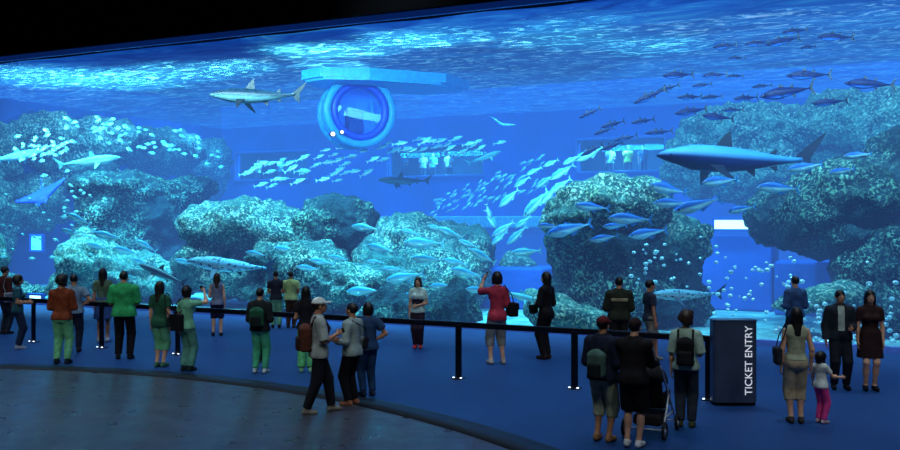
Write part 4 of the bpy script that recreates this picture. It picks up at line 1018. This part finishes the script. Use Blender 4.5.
p = person(796, 423, 307, -8, 'dark-haired woman in a pale sleeveless top and beige cropped trousers', 'f', ('down', 'loose'), 'long', 'black', 'fair', dict(col=(158, 164, 140), sleeve='none', name='top', hem=.94, e=.018), ('capri', (168, 156, 132), .012), shoes=(60, 56, 56), spread=.07)
shoulder_bag(p, -1, 'dark bag at the left side of the woman in beige', (36, 44, 54), z=1.0, size=(.05, .11, .13))
person(821, 423, 352, -62, 'small girl in a white T-shirt and bright pink trousers', 'f', ('side', 'reach'), 'bob', 'black', 'fair', dict(col=(205, 215, 215), sleeve='short'), ('trousers', (235, 70, 150), .018), shoes=(200, 170, 180), spread=.08, child=True, eyes=True, vox=.008)
person(840, 389, 290, 170, 'man in a dark open jacket over a pale shirt, facing the camera', 'm', ('bent', 'loose'), 'short', 'black', 'mid', dict(col=(28, 34, 46), sleeve='long', name='jacket', e=.028, open=True), ('trousers', (22, 26, 36)), shoes=(16, 18, 22), spread=.10, eyes=True, turn=6)
person(870, 390, 290, 168, 'woman with long black hair in a dark brown dress, facing the camera', 'f', ('down', 'down'), 'long', 'black', 'fair', None, None, dress=(42, 24, 26), shoes=(20, 18, 22), spread=.07, eyes=True)
# ------------------------------------------------------------------ guard rail
gr = empty('guard_rail', (0, 0, 0)); tag(gr, 'long black guard rail on flat posts between the visitors and the glass', 'rail')
RX = Vector((1, -.49, 0)).normalized(); RY = Vector((.49, 1, 0)).normalized(); RA = math.atan(-.49)
railm = pbr('rail_black', (14, 18, 32), .35, .4); ledm = pbr('rail_light', (235, 240, 255), .4, emit=(225, 235, 255), es=2.2); basem = pbr('rail_base', (30, 38, 60), .4, .5)
def rp(x): return Vector((x, 16.84-.49*x, 0))
gr.location = rp(-4); gr.rotation_euler = (0, 0, RA)
k_ = 1/RX.x
bm = bmesh.new(); add_box(bm, ((-12.4+4)*k_, -.03, .95), ((4.25+4)*k_+.06, .03, 1.055), .018); bm_obj('handrail', bm, railm, gr)
for x in (-12.10, -10.05, -8.02, -5.96, -3.9, -1.86, .17, 2.19, 4.25):
    u = (x+4)*k_
    bm = bmesh.new(); add_box(bm, (u-.062, -.045, .02), (u+.062, -.005, 1.0), .012); add_box(bm, (u-.04, -.03, .9), (u+.04, .03, .97), .01)
    po = bm_obj('post', bm, railm, gr)
    bm = bmesh.new(); add_box(bm, (u-.10, -.12, 0), (u+.10, .08, .022), .006); bm_obj('base_plate', bm, basem, po)
    for s_ in (-1, 1):
        bm = bmesh.new(); add_lathe(bm, [(.0005, .04), (.014, .037), (.022, .03), (.022, .020)], 12, (u+s_*.075, -.085, 0)); bm_obj('marker_light', bm, ledm, po)
# ------------------------------------------------------------------ ticket entry pylon
tx = ground(733, 404)
tk_ = empty('ticket_pylon', tx, 0); tag(tk_, 'dark blue free-standing ticket entry pylon with white upright lettering', 'sign')
def rrect(w, d, r, n=6):
    P_ = []
    for cx_, cy_, a0 in ((w-r, d-r, 0), (-w+r, d-r, 90), (-w+r, -d+r, 180), (w-r, -d+r, 270)):
        for i in range(n+1):
            a = math.radians(a0+90*i/n); P_.append((cx_+r*math.cos(a), cy_+r*math.sin(a)))
    return P_
t = NT('pylon_paint'); p = t.n('ShaderNodeBsdfPrincipled'); t.l(p.outputs[0], t.out.inputs[0]); p.inputs['Roughness'].default_value = .28
t.l(t.ramp(t.noise(t.coord(), 3, 3), [(.3, lin((48, 58, 80))), (.7, lin((58, 70, 96)))]), p.inputs['Base Color'])
pyl = t.m
bm = bmesh.new(); add_prism(bm, rrect(.345, .15, .07), .05, 1.34)
b_ = bm_obj('body', bm, pyl, tk_)
bm = bmesh.new(); add_prism(bm, rrect(.352, .157, .07), 1.34, 1.362); bm_obj('top_cap', bm, pyl, tk_)
bm = bmesh.new(); add_prism(bm, rrect(.33, .135, .06), 0, .05); bm_obj('plinth', bm, black, tk_)
cu = bpy.data.curves.new('lettering', 'FONT'); cu.body = 'TICKET ENTRY'; cu.size = .185; cu.align_x = 'CENTER'; cu.align_y = 'CENTER'; cu.extrude = .004; cu.offset = .0; cu.space_character = 1.0
to = bpy.data.objects.new('tmp', cu); COL.objects.link(to); bpy.context.view_layer.update()
tme = bpy.data.meshes.new_from_object(to.evaluated_get(bpy.context.evaluated_depsgraph_get())); bpy.data.objects.remove(to)
tme.materials.clear(); tme.materials.append(pbr('lettering_white', (235, 238, 245), .5, emit=(215, 222, 240), es=.55))
xs = [v.co.x for v in tme.vertices]; f_ = 1.10/(max(xs)-min(xs))
to = link('lettering', tme, tk_)
to.matrix_local = Matrix(((0, -f_*1.0, 0, .205), (0, 0, -1, -.1535), (f_, 0, 0, .72), (0, 0, 0, 1)))
# ------------------------------------------------------------------ pushchair
fv = Vector((-math.sin(PUSH['rz']), math.cos(PUSH['rz']), 0))
pc = empty('pushchair', PUSH['loc']+fv*.86, PUSH['rz']); tag(pc, 'black pushchair with pale frame tubes pushed by the person in the dark cap', 'pushchair')
white = pbr('pushchair_tube', (190, 195, 205), .35, .3); dk = fabric((20, 18, 22)); rub = pbr('tyre', (16, 16, 18), .8)
for s_ in (-1, 1):
    bm = bmesh.new()
    add_tube(bm, [(s_*.22, -.40, 1.02), (s_*.23, -.30, .93), (s_*.24, .0, .58), (s_*.25, .36, .13)], .014, 10); add_tube(bm, [(s_*.24, .02, .56), (s_*.25, -.18, .30), (s_*.25, -.32, .13)], .013, 10); add_tube(bm, [(s_*.245, -.22, .27), (s_*.245, .22, .29)], .011, 8)
    bm_obj('frame_tube', bm, white, pc)
bm = bmesh.new(); add_tube(bm, [(-.24, -.33, .13), (.24, -.33, .13)], .011, 8); add_tube(bm, [(-.25, .36, .13), (.25, .36, .13)], .011, 8); add_tube(bm, [(-.24, .0, .57), (.24, .0, .57)], .011, 8); bm_obj('axle', bm, white, pc)
bm = bmesh.new(); add_tube(bm, [(-.22, -.40, 1.02), (-.20, -.43, 1.045), (.20, -.43, 1.045), (.22, -.40, 1.02)], .018, 10); bm_obj('handle', bm, rub, pc)
s = SDF(); s.box((0, .10, .40), (.20, .20, .035), .03, .02); s.box((0, -.14, .62), (.20, .035, .24), .03, .03, np.array(Matrix.Rotation(.30, 3, 'X'))); s.box((-.20, .04, .50), (.02, .17, .10), .015, .02); s.box((.20, .04, .50), (.02, .17, .10), .015, .02); sdf_obj('seat', s, .014, dk, pc)
s = SDF(); s.ell((0, -.08, .72), (.245, .30, .26), .02); s.ell((0, .02, .64), (.225, .30, .24), .0, sub=True); s.plane((0, 0, .70), (0, -.35, -1)); sdf_obj('canopy', s, .014, dk, pc)
s = SDF(); s.box((0, -.04, .22), (.19, .20, .07), .03, .01); sdf_obj('basket', s, .014, fabric((40, 34, 38)), pc)
s = SDF(); s.box((0, .33, .27), (.16, .06, .012), .01, .01); s.cap((-.12, .24, .38), (-.12, .33, .28), .012, k=.01); s.cap((.12, .24, .38), (.12, .33, .28), .012, k=.01); sdf_obj('footrest', s, .010, rub, pc)
for sx in (-1, 1):
    for yy, rr in ((-.33, .125), (.36, .105)):
        bm = bmesh.new(); c = (sx*.275, yy, rr)
        pts = [(c[0], c[1]+(rr-.022)*math.cos(2*PI*i/24), c[2]+(rr-.022)*math.sin(2*PI*i/24)) for i in range(24)]
        add_tube(bm, pts, .022, 8, 0, True); w_ = bm_obj('wheel', bm, rub, pc)
        bm = bmesh.new()
        for i in range(6): add_tube(bm, [c, (c[0], c[1]+(rr-.03)*math.cos(PI*i/3), c[2]+(rr-.03)*math.sin(PI*i/3))], .007, 6)
        add_tube(bm, [(c[0]-.02, c[1], c[2]), (c[0]+.02, c[1], c[2])], .025, 10); bm_obj('wheel_spokes', bm, white, w_)
# ------------------------------------------------------------------ ring pod under the surface
PD = 34.0
pl = at(358, 112, PD); pod = empty('ring_pod', pl, math.radians(20)); tag(pod, 'round ring-shaped viewing pod hanging under a cyan deck just below the surface', 'viewing pod')
cy = pbr('pod_cyan', (24, 135, 190), .4, emit=(12, 110, 190), es=.35); cy2 = pbr('pod_blue', (40, 130, 230), .4, emit=(20, 100, 210), es=.35); db = pbr('pod_dark_blue', (14, 50, 170), .35, emit=(8, 40, 160), es=.4)  # slight emission paints light onto pod parts that are no lamps
def ringp(name, r0, r1, y0, y1, mat, parent=pod, bv=.05):
    bm = bmesh.new(); rs = add_lathe(bm, [(r0, y0+bv), (r0+bv, y0), (r1-bv, y0), (r1, y0+bv), (r1, y1-bv), (r1-bv, y1), (r0+bv, y1), (r0, y1-bv)], 64, axis='y')
    A_, B_ = rs[-1], rs[0]
    for k in range(64): bm.faces.new((A_[k], A_[(k+1) % 64], B_[(k+1) % 64], B_[k])).smooth = True
    return bm_obj(name, bm, mat, parent)
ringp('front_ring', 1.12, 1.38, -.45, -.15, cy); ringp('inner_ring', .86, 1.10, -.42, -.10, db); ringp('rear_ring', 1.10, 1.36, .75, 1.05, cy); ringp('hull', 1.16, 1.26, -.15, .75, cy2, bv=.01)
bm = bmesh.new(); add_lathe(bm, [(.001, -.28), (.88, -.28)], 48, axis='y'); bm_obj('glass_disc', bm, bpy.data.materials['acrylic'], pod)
bm = bmesh.new(); add_lathe(bm, [(1.17, .9), (.001, .9)], 48, axis='y'); bm_obj('rear_panel', bm, pbr('pod_rear', (50, 140, 240), .5, emit=(26, 100, 230), es=.4), pod)  # rear panel's lit look is put in as emission
bm = bmesh.new(); add_box(bm, (-.38, .30, -.80), (.28, .62, .10), .06); add_box(bm, (-.34, .02, -.80), (.24, .40, -.35), .06); bm_obj('seat', bm, pbr('pod_seat', (10, 40, 120), .6, emit=(16, 70, 205), es=.3), pod)  # seat gets painted light too, through weak emission
for sx in (-1, 1):
    bm = bmesh.new(); add_tube(bm, [(sx*.80, .45, -.45), (sx*.62, .45, .50)], .07, 10); bm_obj('strut', bm, cy, pod)
warm = pbr('headlamp_glow', (255, 225, 190), .4, emit=(255, 215, 180), es=4); hous = pbr('headlamp_case', (30, 40, 80), .4)
for sx, sz, rr in ((-1.10, -.92, .10), (-.76, -.84, .08)):
    bm = bmesh.new(); add_lathe(bm, [(.05, -.25), (rr, -.40), (rr, -.62), (rr-.02, -.62)], 20, (sx, 0, sz), axis='y'); hl = bm_obj('headlamp', bm, hous, pod)
    bm = bmesh.new(); add_lathe(bm, [(.001, -.64), (rr*.6, -.63), (rr-.01, -.60)], 20, (sx, 0, sz), axis='y'); bm_obj('lamp_glass', bm, warm, hl)
bm = bmesh.new()
for i, (z0, z1, g) in enumerate(((1.06, 1.40, 1.0), (.96, 1.06, .93))):
    P_ = [(-2.2*g, -.30), (-1.7*g, -1.3), (0, -1.7), (3.0*g, -1.5), (4.5*g, .0), (3.4*g, 1.4), (-1.3*g, 1.2)]
    add_prism(bm, P_, z0, z1)
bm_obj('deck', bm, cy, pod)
bm = bmesh.new()
for sx in (-.8, .8): add_tube(bm, [(sx, .3, .8), (sx, .3, 1.1)], .09, 12)
bm_obj('hanger', bm, cy2, pod)
# ------------------------------------------------------------------ visitors in the galleries beyond the tank
def gal(px, off=1.0):
    u = gx(px, px, VB+off)[0]; return tk(u, VB+off, 5.0)
for px, col, lab, off in ((258, (190, 225, 215), 'tiny distant figure in pale clothes at the left gallery window, nearer the corner', 1.0), (281, (150, 215, 200), 'tiny distant figure in pale green at the right end of the left gallery window', .9), (404, (60, 90, 120), 'tiny distant figure in dark blue at the left of the middle gallery window', 1.1),
        (423, (200, 225, 215), 'tiny distant figure in white in the middle of the middle gallery window', .9), (433, (70, 150, 160), 'tiny distant figure in teal beside the white one at the middle gallery window', 1.0), (449, (215, 235, 225), 'tiny distant broad figure in white at the right of the middle gallery window', .9),
        (610, (185, 225, 225), 'tiny distant figure in white at the left of the right gallery window', .9), (628, (185, 205, 90), 'tiny distant figure in yellow at the middle of the right gallery window', .9), (643, (60, 100, 130), 'tiny distant figure in dark blue at the right of the right gallery window', 1.0)):
    person(0, 400, 300, 172, lab, 'm', ('bent', 'down'), 'short', 'black', 'mid', dict(col=col, sleeve='short'), ('trousers', (40, 50, 70)), H=1.74, at_=gal(px, off), vox=.014)
